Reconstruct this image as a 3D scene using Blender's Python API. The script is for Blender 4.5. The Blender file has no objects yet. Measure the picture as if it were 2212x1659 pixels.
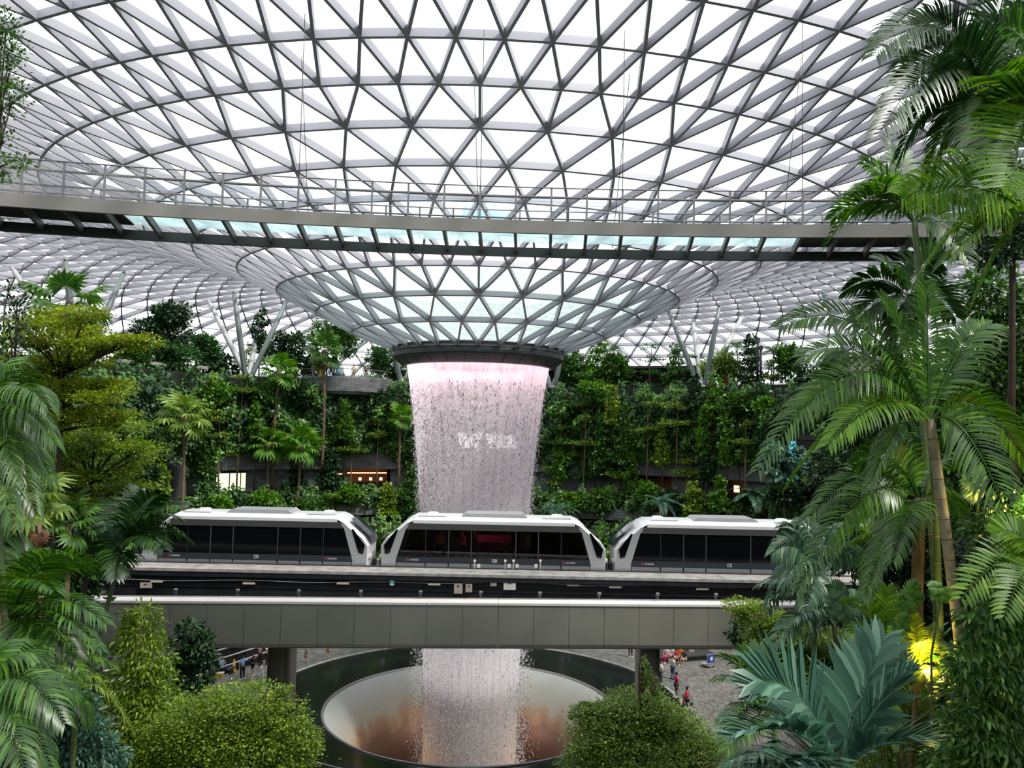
import bpy, bmesh, math, random
import numpy as np
from math import sin, cos, pi, radians, sqrt, atan2, tan
from mathutils import Vector, Matrix, Euler

random.seed(7); RNG = np.random.default_rng(11)
sc = bpy.context.scene
COL = sc.collection
# ------------------------------------------------------------------ camera model (2212 x 1659 px)
F = 1713.54; PITCH = radians(3.3496); ROLL = radians(1.1948); AZ = radians(-2.4703)
CZ = 18.77                                  # eye above the lowest floor
CAM = Vector((0, 0, CZ))
AX, AY = 56*sin(AZ), 56*cos(AZ)             # axis of the waterfall
def ray(px, py):
    u0, w0 = px-1106, py-829.5
    u = u0*cos(ROLL)+w0*sin(ROLL); w = -u0*sin(ROLL)+w0*cos(ROLL)
    f = Vector((0, cos(PITCH), sin(PITCH))); up = Vector((0, -sin(PITCH), cos(PITCH)))
    return Vector((1, 0, 0))*(u/F)+f-up*(w/F)
def at(px, py, Y):                          # the point seen at a pixel, Y metres ahead
    d = ray(px, py); return CAM+d*(Y/d.y)
def atz(px, py, z):                         # the point seen at a pixel on the level z
    d = ray(px, py); return CAM+d*((z-CZ)/d.z)
def P(p):                                   # projection, for checks
    d = p-CAM; c, s = cos(PITCH), sin(PITCH)
    dd = d.y*c+d.z*s; v = d.z*c-d.y*s; u = F*d.x/dd; w = -F*v/dd
    return 1106+u*cos(ROLL)-w*sin(ROLL), 829.5+u*sin(ROLL)+w*cos(ROLL)
cam = bpy.data.cameras.new('camera'); co = bpy.data.objects.new('camera', cam); COL.objects.link(co)
cam.sensor_width = 36; cam.lens = 36*F/2212; cam.clip_end = 2000; cam.clip_start = .05
fw = Vector((0, cos(PITCH), sin(PITCH))); u0 = Vector((0, -sin(PITCH), cos(PITCH))); r0 = Vector((1, 0, 0))
rr = r0*cos(ROLL)+u0*sin(ROLL); uu = u0*cos(ROLL)-r0*sin(ROLL)
M = Matrix((rr, uu, -fw)).transposed().to_4x4(); M.translation = CAM
co.matrix_world = M
sc.camera = co

# ------------------------------------------------------------------ object helpers
def tag(o, label=None, cat=None, group=None, kind=None):
    if label: o['label'] = label
    if cat: o['category'] = cat
    if group: o['group'] = group
    if kind: o['kind'] = kind
    return o
def empty(name, loc, label, cat, group=None, rz=0):
    o = bpy.data.objects.new(name, None); COL.objects.link(o); o.location = loc; o.rotation_euler = (0, 0, rz)
    o.empty_display_size = .2
    return tag(o, label, cat, group)
def link(name, me, mat=None, parent=None, M=None):
    o = bpy.data.objects.new(name, me); COL.objects.link(o)
    if mat is not None and not len(me.materials):
        for m in (mat if isinstance(mat, (list, tuple)) else [mat]): me.materials.append(m)
    if parent is not None: o.parent = parent
    if M is not None: o.matrix_basis = M
    return o
class MB:
    """collects faces for ONE mesh"""
    def __init__(s): s.v = []; s.f = []; s.m = []; s.sm = []; s.uv = []
    def add(s, vs, fs, m=0, sm=False, uv=None):
        b = len(s.v); s.v += [tuple(v) for v in vs]
        for i, f in enumerate(fs):
            s.f.append([b+k for k in f]); s.m.append(m); s.sm.append(sm)
            s.uv.append(uv[i] if uv else [(0, 0)]*len(f))
    def frame(s, c, ax, ay, az, m=0):            # box: centre + three half vectors
        c, ax, ay, az = map(Vector, (c, ax, ay, az))
        vs = [c+ax*i+ay*j+az*k for k in (-1, 1) for j in (-1, 1) for i in (-1, 1)]
        fs = [(0, 2, 3, 1), (4, 5, 7, 6), (0, 1, 5, 4), (2, 6, 7, 3), (0, 4, 6, 2), (1, 3, 7, 5)]
        if ax.cross(ay).dot(az) < 0: fs = [f[::-1] for f in fs]
        s.add(vs, fs, m)
    def box(s, x0, x1, y0, y1, z0, z1, m=0):
        s.frame(((x0+x1)/2, (y0+y1)/2, (z0+z1)/2), ((x1-x0)/2, 0, 0), (0, (y1-y0)/2, 0), (0, 0, (z1-z0)/2), m)
    def bar(s, p, q, w, h, up=(0, 0, 1), off=0, m=0):
        p, q, up = Vector(p), Vector(q), Vector(up); d = (q-p); L = d.length
        if L < 1e-6: return
        d /= L; sd = d.cross(up)
        if sd.length < 1e-4: sd = d.cross(Vector((1, 0, 0)))
        sd.normalize(); u = sd.cross(d).normalized()
        s.frame((p+q)/2+u*off, d*(L/2), sd*(w/2), u*(h/2), m)
    def tube(s, pts, rad, n=8, m=0, sm=True, cap=True):
        pts = [Vector(p) for p in pts]; k = len(pts)
        if not isinstance(rad, (list, tuple)): rad = [rad]*k
        t0 = (pts[1]-pts[0]).normalized(); ref = Vector((0, 0, 1)) if abs(t0.z) < .9 else Vector((1, 0, 0))
        a = t0.cross(ref).normalized(); vs = []
        for i in range(k):
            t = (pts[min(i+1, k-1)]-pts[max(i-1, 0)]).normalized()
            a = (a-t*a.dot(t)).normalized(); b = t.cross(a)
            for j in range(n):
                th = 2*pi*j/n; vs.append(pts[i]+(a*cos(th)+b*sin(th))*rad[i])
        fs = [(i*n+j, i*n+(j+1) % n, (i+1)*n+(j+1) % n, (i+1)*n+j) for i in range(k-1) for j in range(n)]
        if cap: fs += [tuple(range(n))[::-1], tuple((k-1)*n+j for j in range(n))]
        s.add(vs, fs, m, sm)
    def lathe(s, prof, c=(0, 0, 0), n=48, a0=0, a1=2*pi, m=0, sm=True, flip=False, uvs=1.0):
        full = abs(a1-a0-2*pi) < 1e-6; k = len(prof); vs = []; nn = n if full else n+1
        ln = [0]
        for i in range(1, k): ln.append(ln[-1]+math.dist(prof[i], prof[i-1]))
        for j in range(nn):
            th = a0+(a1-a0)*j/n
            for (r, z) in prof: vs.append((c[0]+r*sin(th), c[1]+r*cos(th), c[2]+z))
        fs = []; uv = []; R = max(p[0] for p in prof)
        for j in range(n):
            jj = (j+1) % nn
            for i in range(k-1):
                f = [j*k+i, j*k+i+1, jj*k+i+1, jj*k+i]
                t0, t1 = (a0+(a1-a0)*j/n)*R*uvs, (a0+(a1-a0)*(j+1)/n)*R*uvs
                q = [(t0, ln[i]*uvs), (t0, ln[i+1]*uvs), (t1, ln[i+1]*uvs), (t1, ln[i]*uvs)]
                if flip: f = f[::-1]; q = q[::-1]
                fs.append(f); uv.append(q)
        s.add(vs, fs, m, sm, uv)
    def prism(s, poly, y0, y1, m=0, ax='y', c=(0, 0, 0)):    # poly in x,z extruded along y
        n = len(poly); vs = [(c[0]+x, c[1]+y0, c[2]+z) for x, z in poly]+[(c[0]+x, c[1]+y1, c[2]+z) for x, z in poly]
        fs = [tuple(range(n))[::-1], tuple(n+i for i in range(n))]+[(i, (i+1) % n, n+(i+1) % n, n+i) for i in range(n)]
        s.add(vs, fs, m)
    def ell(s, c, r, n=10, k=6, m=0, rot=None):
        c = Vector(c); vs = []
        for i in range(k+1):
            ph = pi*i/k
            for j in range(n):
                v = Vector((r[0]*sin(ph)*cos(2*pi*j/n), r[1]*sin(ph)*sin(2*pi*j/n), r[2]*cos(ph)))
                if rot is not None: v = rot @ v
                vs.append(c+v)
        fs = [(i*n+j, (i+1)*n+j, (i+1)*n+(j+1) % n, i*n+(j+1) % n) for i in range(k) for j in range(n)]
        s.add(vs, fs, m, True)
    def mesh(s, name='mesh', uv=False):
        me = bpy.data.meshes.new(name); me.from_pydata(s.v, [], s.f)
        me.polygons.foreach_set('material_index', s.m); me.polygons.foreach_set('use_smooth', s.sm)
        if uv:
            l = me.uv_layers.new(name='UVMap'); l.data.foreach_set('uv', [c for f in s.uv for p in f for c in p])
        me.update(); return me
    def obj(s, name, mat, parent=None, uv=False, **kw):
        o = link(name, s.mesh(name, uv), mat, parent)
        return tag(o, **kw) if kw else o
def np_mesh(name, V, T):
    """V (n,3) float, T (m,3) int triangles"""
    me = bpy.data.meshes.new(name); n, m = len(V), len(T)
    me.vertices.add(n); me.vertices.foreach_set('co', np.ascontiguousarray(V, dtype=np.float32).ravel())
    me.loops.add(m*3); me.loops.foreach_set('vertex_index', np.ascontiguousarray(T, dtype=np.int32).ravel())
    me.polygons.add(m); me.polygons.foreach_set('loop_start', np.arange(0, m*3, 3, dtype=np.int32))
    me.polygons.foreach_set('loop_total', np.full(m, 3, dtype=np.int32))
    me.update(calc_edges=True); return me

# ------------------------------------------------------------------ materials
def newmat(name):
    m = bpy.data.materials.new(name); m.use_nodes = True; nt = m.node_tree; nt.nodes.clear()
    out = nt.nodes.new('ShaderNodeOutputMaterial'); return m, nt, out
def N(nt, t, **kw):
    n = nt.nodes.new('ShaderNode'+t)
    for k, v in kw.items():
        if k in n.inputs: n.inputs[k].default_value = v
        else: setattr(n, k, v)
    return n
def ramp(nt, stops, fac=None):
    r = nt.nodes.new('ShaderNodeValToRGB'); e = r.color_ramp.elements
    while len(e) < len(stops): e.new(.5)
    for k, (p, c) in enumerate(stops): e[k].position = p; e[k].color = (*c, 1) if len(c) == 3 else c
    if fac is not None: nt.links.new(fac, r.inputs[0])
    return r
def plain(name, col, rough=.5, metal=0, spec=.5, noise=0, nscale=6, emit=None, es=1):
    m, nt, out = newmat(name); b = N(nt, 'BsdfPrincipled')
    b.inputs['Base Color'].default_value = (*col, 1); b.inputs['Roughness'].default_value = rough
    b.inputs['Metallic'].default_value = metal; b.inputs['Specular IOR Level'].default_value = spec
    if noise:
        tc = N(nt, 'TexCoord'); no = N(nt, 'TexNoise', Scale=nscale, Detail=5.0)
        nt.links.new(tc.outputs['Object'], no.inputs['Vector'])
        r = ramp(nt, [(.3, [c*(1-noise) for c in col]), (.7, [min(1, c*(1+noise)) for c in col])], no.outputs[0])
        nt.links.new(r.outputs[0], b.inputs['Base Color'])
    if emit: b.inputs['Emission Color'].default_value = (*emit, 1); b.inputs['Emission Strength'].default_value = es
    nt.links.new(b.outputs[0], out.inputs[0]); return m
def leafmat(name, c1, c2, c3=None, trans=.3, rough=.42, spec=.45, tcol=None):
    """colour varies leaf by leaf, light comes through the blade"""
    m, nt, out = newmat(name); g = N(nt, 'NewGeometry')
    st = [(0, c1), (.75, c2)]+([(1, c3)] if c3 else [])
    r = ramp(nt, st, g.outputs['Random Per Island'])
    b = N(nt, 'BsdfPrincipled', Roughness=rough); b.inputs['Specular IOR Level'].default_value = spec
    t = N(nt, 'BsdfTranslucent'); nt.links.new(r.outputs[0], b.inputs['Base Color'])
    hs = N(nt, 'HueSaturation', Saturation=1.1, Value=1.5); nt.links.new(r.outputs[0], hs.inputs['Color'])
    nt.links.new(hs.outputs[0], t.inputs[0])
    mx = N(nt, 'MixShader'); mx.inputs[0].default_value = trans
    nt.links.new(b.outputs[0], mx.inputs[1]); nt.links.new(t.outputs[0], mx.inputs[2]); nt.links.new(mx.outputs[0], out.inputs[0])
    return m
def clear(name, tint, gloss=.08, diff=0, dcol=(1, 1, 1), rough=.02):
    m, nt, out = newmat(name); t = N(nt, 'BsdfTransparent'); t.inputs[0].default_value = (*tint, 1)
    g = N(nt, 'BsdfGlossy', Roughness=rough); mx = N(nt, 'MixShader'); mx.inputs[0].default_value = gloss
    nt.links.new(t.outputs[0], mx.inputs[1]); nt.links.new(g.outputs[0], mx.inputs[2]); last = mx
    if diff:
        d = N(nt, 'BsdfTranslucent'); d.inputs[0].default_value = (*dcol, 1); m2 = N(nt, 'MixShader'); m2.inputs[0].default_value = diff
        nt.links.new(mx.outputs[0], m2.inputs[1]); nt.links.new(d.outputs[0], m2.inputs[2]); last = m2
    nt.links.new(last.outputs[0], out.inputs[0]); return m
def blocks(name, c1, c2, mortar, bw=.9, bh=.3, rough=.7, uvscale=1.0, off=.5):
    m, nt, out = newmat(name); uv = N(nt, 'UVMap'); b = N(nt, 'BsdfPrincipled', Roughness=rough)
    br = N(nt, 'TexBrick', Scale=uvscale); br.inputs['Color1'].default_value = (*c1, 1); br.inputs['Color2'].default_value = (*c2, 1)
    br.inputs['Mortar'].default_value = (*mortar, 1); br.inputs['Mortar Size'].default_value = .012
    br.inputs['Brick Width'].default_value = bw; br.inputs['Row Height'].default_value = bh; br.offset = off
    nt.links.new(uv.outputs[0], br.inputs['Vector'])
    no = N(nt, 'TexNoise', Scale=.35, Detail=6.0); nt.links.new(uv.outputs[0], no.inputs['Vector'])
    hs = N(nt, 'HueSaturation'); mp = N(nt, 'MapRange'); mp.inputs[3].default_value = .6; mp.inputs[4].default_value = 1.4
    nt.links.new(no.outputs[0], mp.inputs[0]); nt.links.new(mp.outputs[0], hs.inputs['Value'])
    nt.links.new(br.outputs[0], hs.inputs['Color']); nt.links.new(hs.outputs[0], b.inputs['Base Color'])
    nt.links.new(b.outputs[0], out.inputs[0]); return m

MT = {}
MT['beam'] = plain('roof steel', (.34, .34, .38), .42)
MT['glass'] = clear('roof glass', (.965, .98, .985), .03)
MT['collar'] = plain('collar metal', (.05, .055, .055), .5, .2, noise=.1)
MT['steel'] = plain('painted steel', (.25, .24, .215), .45)
MT['darksteel'] = plain('dark steel', (.055, .055, .052), .5)
MT['rail'] = plain('railing steel', (.26, .25, .25), .4, .5)
MT['blackdeck'] = plain('black soffit', (.006, .006, .007), .7)
MT['deckglass'] = clear('deck glass', (.80, .93, .94), .06, .45, (.74, .85, .85))
MT['railglass'] = clear('railing glass', (.95, .985, .99), .03)
MT['clad'] = plain('olive grey cladding', (.27, .27, .225), .40, .15, noise=.10, nscale=.6)
MT['coping'] = plain('pale coping', (.80, .75, .72), .5)
MT['concrete'] = plain('weathered concrete', (.36, .34, .32), .8, noise=.35, nscale=2)
MT['blackbeam'] = plain('dark stained beam', (.011, .012, .016), .55, noise=.5, nscale=1.2)
MT['column'] = plain('column steel', (.15, .18, .175), .4)
MT['column_lit'] = plain('lit column steel', (.42, .43, .43), .4)  # same steel; the light on the rear struts is put into the colour
MT['white'] = plain('white paint', (.80, .80, .80), .25)
MT['silver'] = plain('silver paint', (.50, .52, .54), .3, .3)
MT['granite'] = plain('black granite', (.012, .014, .014), .12, noise=.3, nscale=.8)
MT['block'] = blocks('grey stone blocks', (.14, .15, .155), (.25, .26, .26), (.07, .07, .07), .9, .32)
MT['paver'] = blocks('wood tone pavers', (.10, .095, .085), (.24, .225, .20), (.06, .06, .055), 1.0, .16, .75)
MT['pillar'] = plain('pillar cladding', (.13, .125, .10), .4, .3)
# ================================================================== THE GLASS ROOF
RZ = [(5.88, 5.315), (8.9, 6.42), (11.33, 7.58), (13.89, 8.76), (16.4, 9.85), (19.1, 10.75), (21.9, 11.48), (24.6, 12.14), (27.2, 12.76), (29.6, 13.33),
      (32.3, 13.85), (35.1, 14.1), (38.0, 14.25), (41.0, 14.3), (44.0, 14.25), (47.0, 14.05), (50.0, 13.7), (53.0, 12.95), (56.0, 11.95), (59.0, 10.6), (61.8, 8.9), (64.4, 6.8), (66.6, 4.3), (68.3, 1.4), (69.4, -2.0)]
CNT = [28, 28, 28, 56, 56, 56, 56, 56]+[112]*(len(RZ)-8)
def roof_z(R, t):                 # height above the eye; the saddle lifts towards the long sides
    for i in range(len(RZ)-1):
        if R <= RZ[i+1][0] or i == len(RZ)-2:
            (a, b), (c, d) = RZ[i], RZ[i+1]; z = b+(d-b)*(R-a)/(c-a); break
    return z+.0307*56*(min(R, 30)/56)**2*(1-cos(2*t))*max(0, min(1, (45-R)/15))
T0 = radians(-.376)
def rnode(i, k, off=0.0):
    R, _ = RZ[i]; n = CNT[i]
    first = {28: 1, 56: 0, 112: 0}[n]           # which rings are turned by half a step
    ring_in_band = {0: 0, 1: 1, 2: 0, 3: 0, 4: 1, 5: 0, 6: 1, 7: 0}.get(i, (i-8) % 2)
    t = T0+2*pi*(k+(.5 if ring_in_band else 0))/n
    z = roof_z(R, t)
    # outward normal from the profile slope
    j0, j1 = max(i-1, 0), min(i+1, len(RZ)-1); dr, dz = RZ[j1][0]-RZ[j0][0], RZ[j1][1]-RZ[j0][1]
    L = sqrt(dr*dr+dz*dz); nr, nz = -dz/L, dr/L
    Rr = R+nr*off; ta = t+AZ
    # t runs from the side facing the camera
    return Vector((AX+Rr*sin(t-AZ)*1.0, AY-Rr*cos(t-AZ), CZ+z+nz*off)), Vector((nr*sin(t-AZ), -nr*cos(t-AZ), nz))
# beams: rings and diagonals
roof = empty('ceiling', (AX, AY, CZ), None, None); roof['kind'] = 'structure'
lat = MB(); gl = MB(); glw = MB()
def rbeam(p, q, np_, nq, w, h):
    n = (np_+nq).normalized(); lat.bar(p, q, w, h, n, off=h/2, m=0)
nr_ = len(RZ)
inv = Matrix.Translation((-AX, -AY, -CZ))
def loc(p): return inv @ p
for i in range(nr_):
    n = CNT[i]; nd = [rnode(i, k) for k in range(n)]
    w, h = (.12, .35) if i < 14 else (.13, .50)
    for k in range(n):
        p, a = nd[k]; q, b = nd[(k+1) % n]
        rbeam(loc(p), loc(q), a, b, w, h)
    if i == nr_-1: break
    m = CNT[i+1]; nd2 = [rnode(i+1, k) for k in range(m)]
    band = {0: 0, 1: 1, 2: 0, 3: 0, 4: 1, 5: 0, 6: 1, 7: 0}.get(i, (i-8) % 2)
    H = .38 if i < 14 else .52
    def up(x): return loc(x[0]+x[1]*H)
    G = glw if i < 3 else gl
    if m == n:
        for k in range(n):
            a = nd[k]
            # neighbours half a step either side
            if band == 0: l, r = nd2[(k-1) % n], nd2[k]
            else: l, r = nd2[k], nd2[(k+1) % n]
            for o in (l, r): rbeam(loc(a[0]), loc(o[0]), a[1], o[1], w, h)
            nx = nd[(k+1) % n]
            G.add([up(a), up(r), up(l)], [(0, 1, 2)]); G.add([up(a), up(nx), up(r)], [(0, 1, 2)])
    else:
        for k in range(n):
            a = nd[k]; l, c, r = nd2[(2*k-1) % m], nd2[2*k], nd2[(2*k+1) % m]; nx = nd[(k+1) % n]
            for o in (l, c, r): rbeam(loc(a[0]), loc(o[0]), a[1], o[1], w, h)
            G.add([up(a), up(c), up(l)], [(0, 1, 2)]); G.add([up(a), up(r), up(c)], [(0, 1, 2)]); G.add([up(a), up(nx), up(r)], [(0, 1, 2)])
o = lat.obj('beam_lattice', MT['beam'], roof)
gl.obj('roof_glass', MT['glass'], roof)
# glass of the funnel with a sheet of water running over it
m, nt, out = newmat('wet funnel glass')
tc = N(nt, 'TexCoord'); mpn = N(nt, 'Mapping'); mpn.inputs['Scale'].default_value = (1, 1, 1.6); nt.links.new(tc.outputs['Object'], mpn.inputs[0])
nz_ = N(nt, 'TexNoise', Scale=1.4, Detail=4.0); nt.links.new(mpn.outputs[0], nz_.inputs['Vector'])
ad = N(nt, 'MixRGB', blend_type='ADD'); ad.inputs[0].default_value = .8; nt.links.new(mpn.outputs[0], ad.inputs[1]); nt.links.new(nz_.outputs[1], ad.inputs[2])
vo = N(nt, 'TexVoronoi', feature='DISTANCE_TO_EDGE', Scale=1.7); nt.links.new(ad.outputs[0], vo.inputs['Vector'])
rp = ramp(nt, [(0, (.85, .92, .92)), (.06, (.40, .50, .475)), (.5, (.44, .53, .49))], vo.outputs['Distance'])
tl = N(nt, 'BsdfTranslucent'); nt.links.new(rp.outputs[0], tl.inputs[0])
tr = N(nt, 'BsdfTransparent'); tr.inputs[0].default_value = (.55, .64, .63, 1)
mx = N(nt, 'MixShader'); mx.inputs[0].default_value = .70; nt.links.new(tr.outputs[0], mx.inputs[1]); nt.links.new(tl.outputs[0], mx.inputs[2])
nt.links.new(mx.outputs[0], out.inputs[0]); MT['wetglass'] = m
glw.obj('funnel_glass', MT['wetglass'], roof)
# oculus collar
c = empty('oculus_collar', (AX, AY, CZ), 'dark grey metal ring at the foot of the glass funnel, water falling out of it', 'ring')
b = MB(); b.lathe([(5.55, 5.45), (5.9, 5.32), (6.0, 5.15), (5.98, 4.92)], n=112); b.obj('upper_band', MT['collar'], c)
b = MB(); b.lathe([(5.97, 4.88), (5.3, 4.36), (5.08, 4.32), (5.05, 4.5), (5.05, 5.4), (5.4, 5.5)], n=112); b.obj('lower_band', MT['collar'], c)
b = MB()
b.lathe([(5.955, 4.93), (5.93, 4.9), (5.955, 4.87)], n=112)
for k in range(28):
    t = 2*pi*(k+.5)/28
    b.bar((5.995*sin(t), 5.995*cos(t), 5.18), (5.97*sin(t), 5.97*cos(t), 4.9), .02, .02, m=0); b.bar((5.93*sin(t), 5.93*cos(t), 4.84), (5.33*sin(t), 5.33*cos(t), 4.37), .02, .02)
b.obj('panel_joint', MT['blackdeck'], c)
b = MB(); b.lathe([(5.55, 5.5), (5.55, 5.75), (5.75, 5.8), (6.1, 5.62)], n=84); b.obj('rim_flange', MT['beam'], c)

# tree columns, fourteen around the valley, four struts each
Rb, DECK = 40.0, 24.2
def pol(R, deg, z): t = radians(deg)-AZ*-1; return Vector((AX+R*sin(t), AY+R*cos(t), z))     # deg from the far side
names_side = {12.86: 'just right of the waterfall, behind it', -12.86: 'just left of the waterfall, behind it', 38.57: 'right of the funnel over the green terrace', -38.57: 'left of the funnel over the green terrace',
              64.29: 'far right behind the foreground palms', -64.29: 'far left behind the yellow-green tree', 90: 'at the right flank behind the palms', -90: 'at the left flank beyond the picture edge'}
for dg in (12.86, -12.86, 38.57, -38.57, 64.29, -64.29):
    base = pol(Rb, dg, DECK-.1)
    c = empty('tree_column', base, 'splayed grey steel struts holding up the glass roof, '+names_side[dg], 'column', 'splayed roof columns')
    def strut(R, dd, m=MT['column']):
        R_ = R; t = radians(dd); top = pol(R_, dg+dd, 0)
        tt = pi-(radians(dg+dd)); z = CZ+roof_z(R_, tt)
        v = Vector((top.x, top.y, z))-base; b = MB(); s0 = Vector((v.x, v.y, 0)).normalized()*.35; s0.z = 0
        b.tube([s0, v*.04+s0*.96, v*.5+s0*.5, v*.965+s0*.035], [.22, .28, .30, .22], 14)
        b.tube([v*.962+s0*.04, v*1.0], [.13, .12], 8)
        o = b.obj('strut', m, c); return o
    sg = 1 if dg > 0 else -1
    for R, dd in ((40.2, -6*sg), (40.2, 2.8*sg)): strut(R, dd)
    for R, dd in ((47.0, -5*sg), (47.0, 2.6*sg)): strut(R, dd, MT['column_lit'])
    b = MB(); b.lathe([(0, .25), (.45, .2), (.6, 0), (.6, -.4), (0, -.4)], n=16); b.obj('base', MT['column'], c)

# ================================================================== CANOPY WALKWAY
WC = Vector((3.0, 26.1-88, 0)); WR = 88.0; WZ = CZ+7.0
def wk(s, off, z): a = s/WR; return Vector((WC.x+(WR+off)*sin(a), WC.y+(WR+off)*cos(a), z))
w = empty('canopy_walkway', wk(0, 1.4, WZ-.42), 'long curved pedestrian bridge hung under the roof, taupe edge beam and glass floor', 'bridge')
WI = w.matrix_basis if False else Matrix.Translation(-wk(0, 1.4, WZ-.42))
def wl(p): return WI @ p
def sweep(o0, o1, z0, z1, s0=-23, s1=21, n=60):
    b = MB(); vs = []
    for i in range(n+1):
        s = s0+(s1-s0)*i/n
        vs += [wl(wk(s, o0, z0)), wl(wk(s, o1, z0)), wl(wk(s, o1, z1)), wl(wk(s, o0, z1))]
    fs = []
    for i in range(n):
        for j in range(4): fs.append((i*4+j, i*4+(j+1) % 4, i*4+4+(j+1) % 4, i*4+4+j))
    fs += [(3, 2, 1, 0), (n*4, n*4+1, n*4+2, n*4+3)]; b.add(vs, fs); return b
sweep(0, .12, WZ-.43, WZ).obj('edge_beam', MT['steel'], w)
sweep(2.75, 2.95, WZ-.60, WZ-.28).obj('inner_beam', MT['darksteel'], w)
sweep(.12, 2.75, WZ-.10, WZ-.06, -15.9, 6.9).obj('glass_floor', MT['deckglass'], w)
sweep(.12, 2.75, WZ-.12, WZ-.06, -23, -15.9, 20).obj('solid_floor', MT['blackdeck'], w)
sweep(.12, 2.75, WZ-.12, WZ-.06, 6.9, 21, 20).obj('solid_floor', MT['blackdeck'], w)
STEP = 1.19; S0 = wl(Vector((0, 0, 0)))
posts = [-19.66+STEP*i for i in range(34)]
for s in posts:
    fl_ = 2.7*((s+3.8)/48-s/88); b = MB(); b.bar(wl(wk(s, .1, WZ-.27)), wl(wk(s+fl_, 2.8, WZ-.38)), .10, .26); b.obj('floor_rib', MT['darksteel'], w)
def rail(z, r, off, name='handrail', mat='rail'):
    b = MB(); b.tube([wl(wk(-23+44*i/60, off, z)) for i in range(61)], r, 6); b.obj(name, MT[mat], w)
rail(WZ+1.12, .022, .03, 'top_rail'); rail(WZ+.82, .045, .10); rail(WZ+.32, .014, .04, 'lower_rail')
rail(WZ+1.12, .018, 2.85, 'top_rail'); rail(WZ+.82, .032, 2.80); rail(WZ+.32, .014, 2.84, 'lower_rail')
for k, (off, nm) in enumerate(((.05, 'near'), (2.85, 'far'))):
    for s in posts:
        b = MB(); b.bar(wl(wk(s+k*.25, off, WZ-.02)), wl(wk(s+k*.25, off, WZ+1.13)), .045, .06); b.obj('post', MT['rail'], w)
b = sweep(.05, .062, WZ+.02, WZ+.78, -15, 12, 40); b.obj('glass_panel', MT['railglass'], w)
b = sweep(2.83, 2.842, WZ+.02, WZ+.78, -15, 12, 40); b.obj('glass_panel', MT['railglass'], w)
b = MB()
for z in np.linspace(.40, 1.05, 6):
    b.tube([wl(wk(-15+27*i/40, .045, WZ+z)) for i in range(41)], .0035, 3)
b.obj('wire_infill', MT['rail'], w)
m, nt, out = newmat('wire net'); tc = N(nt, 'TexCoord'); wv = N(nt, 'TexChecker', Scale=26.0); nt.links.new(tc.outputs['Object'], wv.inputs['Vector'])
t = N(nt, 'BsdfTransparent'); d = N(nt, 'BsdfDiffuse'); d.inputs[0].default_value = (.4, .4, .42, 1); mx = N(nt, 'MixShader')
mp = N(nt, 'MapRange'); mp.inputs[3].default_value = .08; mp.inputs[4].default_value = .42; nt.links.new(wv.outputs[1], mp.inputs[0]); nt.links.new(mp.outputs[0], mx.inputs[0])
nt.links.new(t.outputs[0], mx.inputs[1]); nt.links.new(d.outputs[0], mx.inputs[2]); nt.links.new(mx.outputs[0], out.inputs[0]); MT['net'] = m
for a_, b_ in ((-23, -15), (12, 21)):
    for off in (.04, 2.86): sweep(off, off+.004, WZ+.02, WZ+1.1, a_, b_, 16).obj('wire_mesh', MT['net'], w)
b = MB()
for s in posts[::4]: b.frame(wl(wk(s, 2.65, WZ-.62)), (.09, 0, 0), (0, .09, 0), (0, 0, .06))
b = None
# hangers
hang = [(-9.9, 'the leftmost'), (-3.75, 'the second-left'), (1.05, 'the middle'), (7.05, 'the second-right'), (15.6, 'the rightmost')]
for s, nm in hang:
    s = min(posts, key=lambda q: abs(q-s))
    for off, lean, which in ((.06, 0, 'front'), (2.85, .9, 'back')):
        p = wk(s, off, WZ-.2); R = math.hypot(p.x-AX, p.y-AY); t = atan2(p.x-AX, -(p.y-AY))
        q = Vector((p.x+(lean*.5 if s > 0 else -lean*.3), p.y-lean, CZ+roof_z(R, t)+.1))
        b = MB(); b.tube([Vector((0, 0, 0)), q-p], .013, 5); o = b.obj('hanger_cable', MT['darksteel']); o.location = p
        tag(o, 'thin steel cable from walkway to roof, '+which+' cable of '+nm+' pair', 'cable', 'walkway hanger cables')

# ================================================================== BRIDGE, TRACK
BY = 35.0; BS = .0375*35/18.6               # slope of the clad bridge in plan
def by(x): return BY+BS*x*.9
bridge = empty('clad_bridge', (0, by(0), 9.3), 'wide low bridge faced with olive grey panels and a pale coping, below the trains', 'bridge')
zt, zb = CZ-7.50, CZ-9.50
PW = 1.545; xs = [-24.6+PW*i for i in range(30)]
x_al = (1011.5-1106)/F*35; xs = [x_al+PW*(i-15) for i in range(36)]
for i in range(35):
    x0, x1 = xs[i]+.008, xs[i+1]-.008
    b = MB(); pts = [(0, zt-.10), (0, zb+.22), (.05, zb+.08), (.18, zb), (1.5, zb), (1.5, zt-.10)]
    def pt(x, y, z): return (x, by(x)+y-by(0), z-9.3)
    vs = [pt(x0, y, z) for y, z in pts]+[pt(x1, y, z) for y, z in pts]; n = 6
    b.add(vs, [tuple(range(n)), tuple(n+k for k in range(n))[::-1]]+[(k, n+k, n+(k+1) % n, (k+1) % n) for k in range(n)])
    b.obj('cladding_panel', MT['clad'], bridge)
for i in range(18):
    x0, x1 = xs[i*2]+.006, xs[min(i*2+2, 35)]-.006
    b = MB(); vs = [pt(x, y, z) for x in (x0, x1) for y, z in ((-.04, zt-.10), (-.04, zt), (.72, zt), (.72, zt-.10))]
    b.add(vs, [(0, 1, 2, 3), (7, 6, 5, 4)]+[(k, 4+k, 4+(k+1) % 4, (k+1) % 4) for k in range(4)]); b.obj('coping', MT['coping'], bridge)
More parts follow.
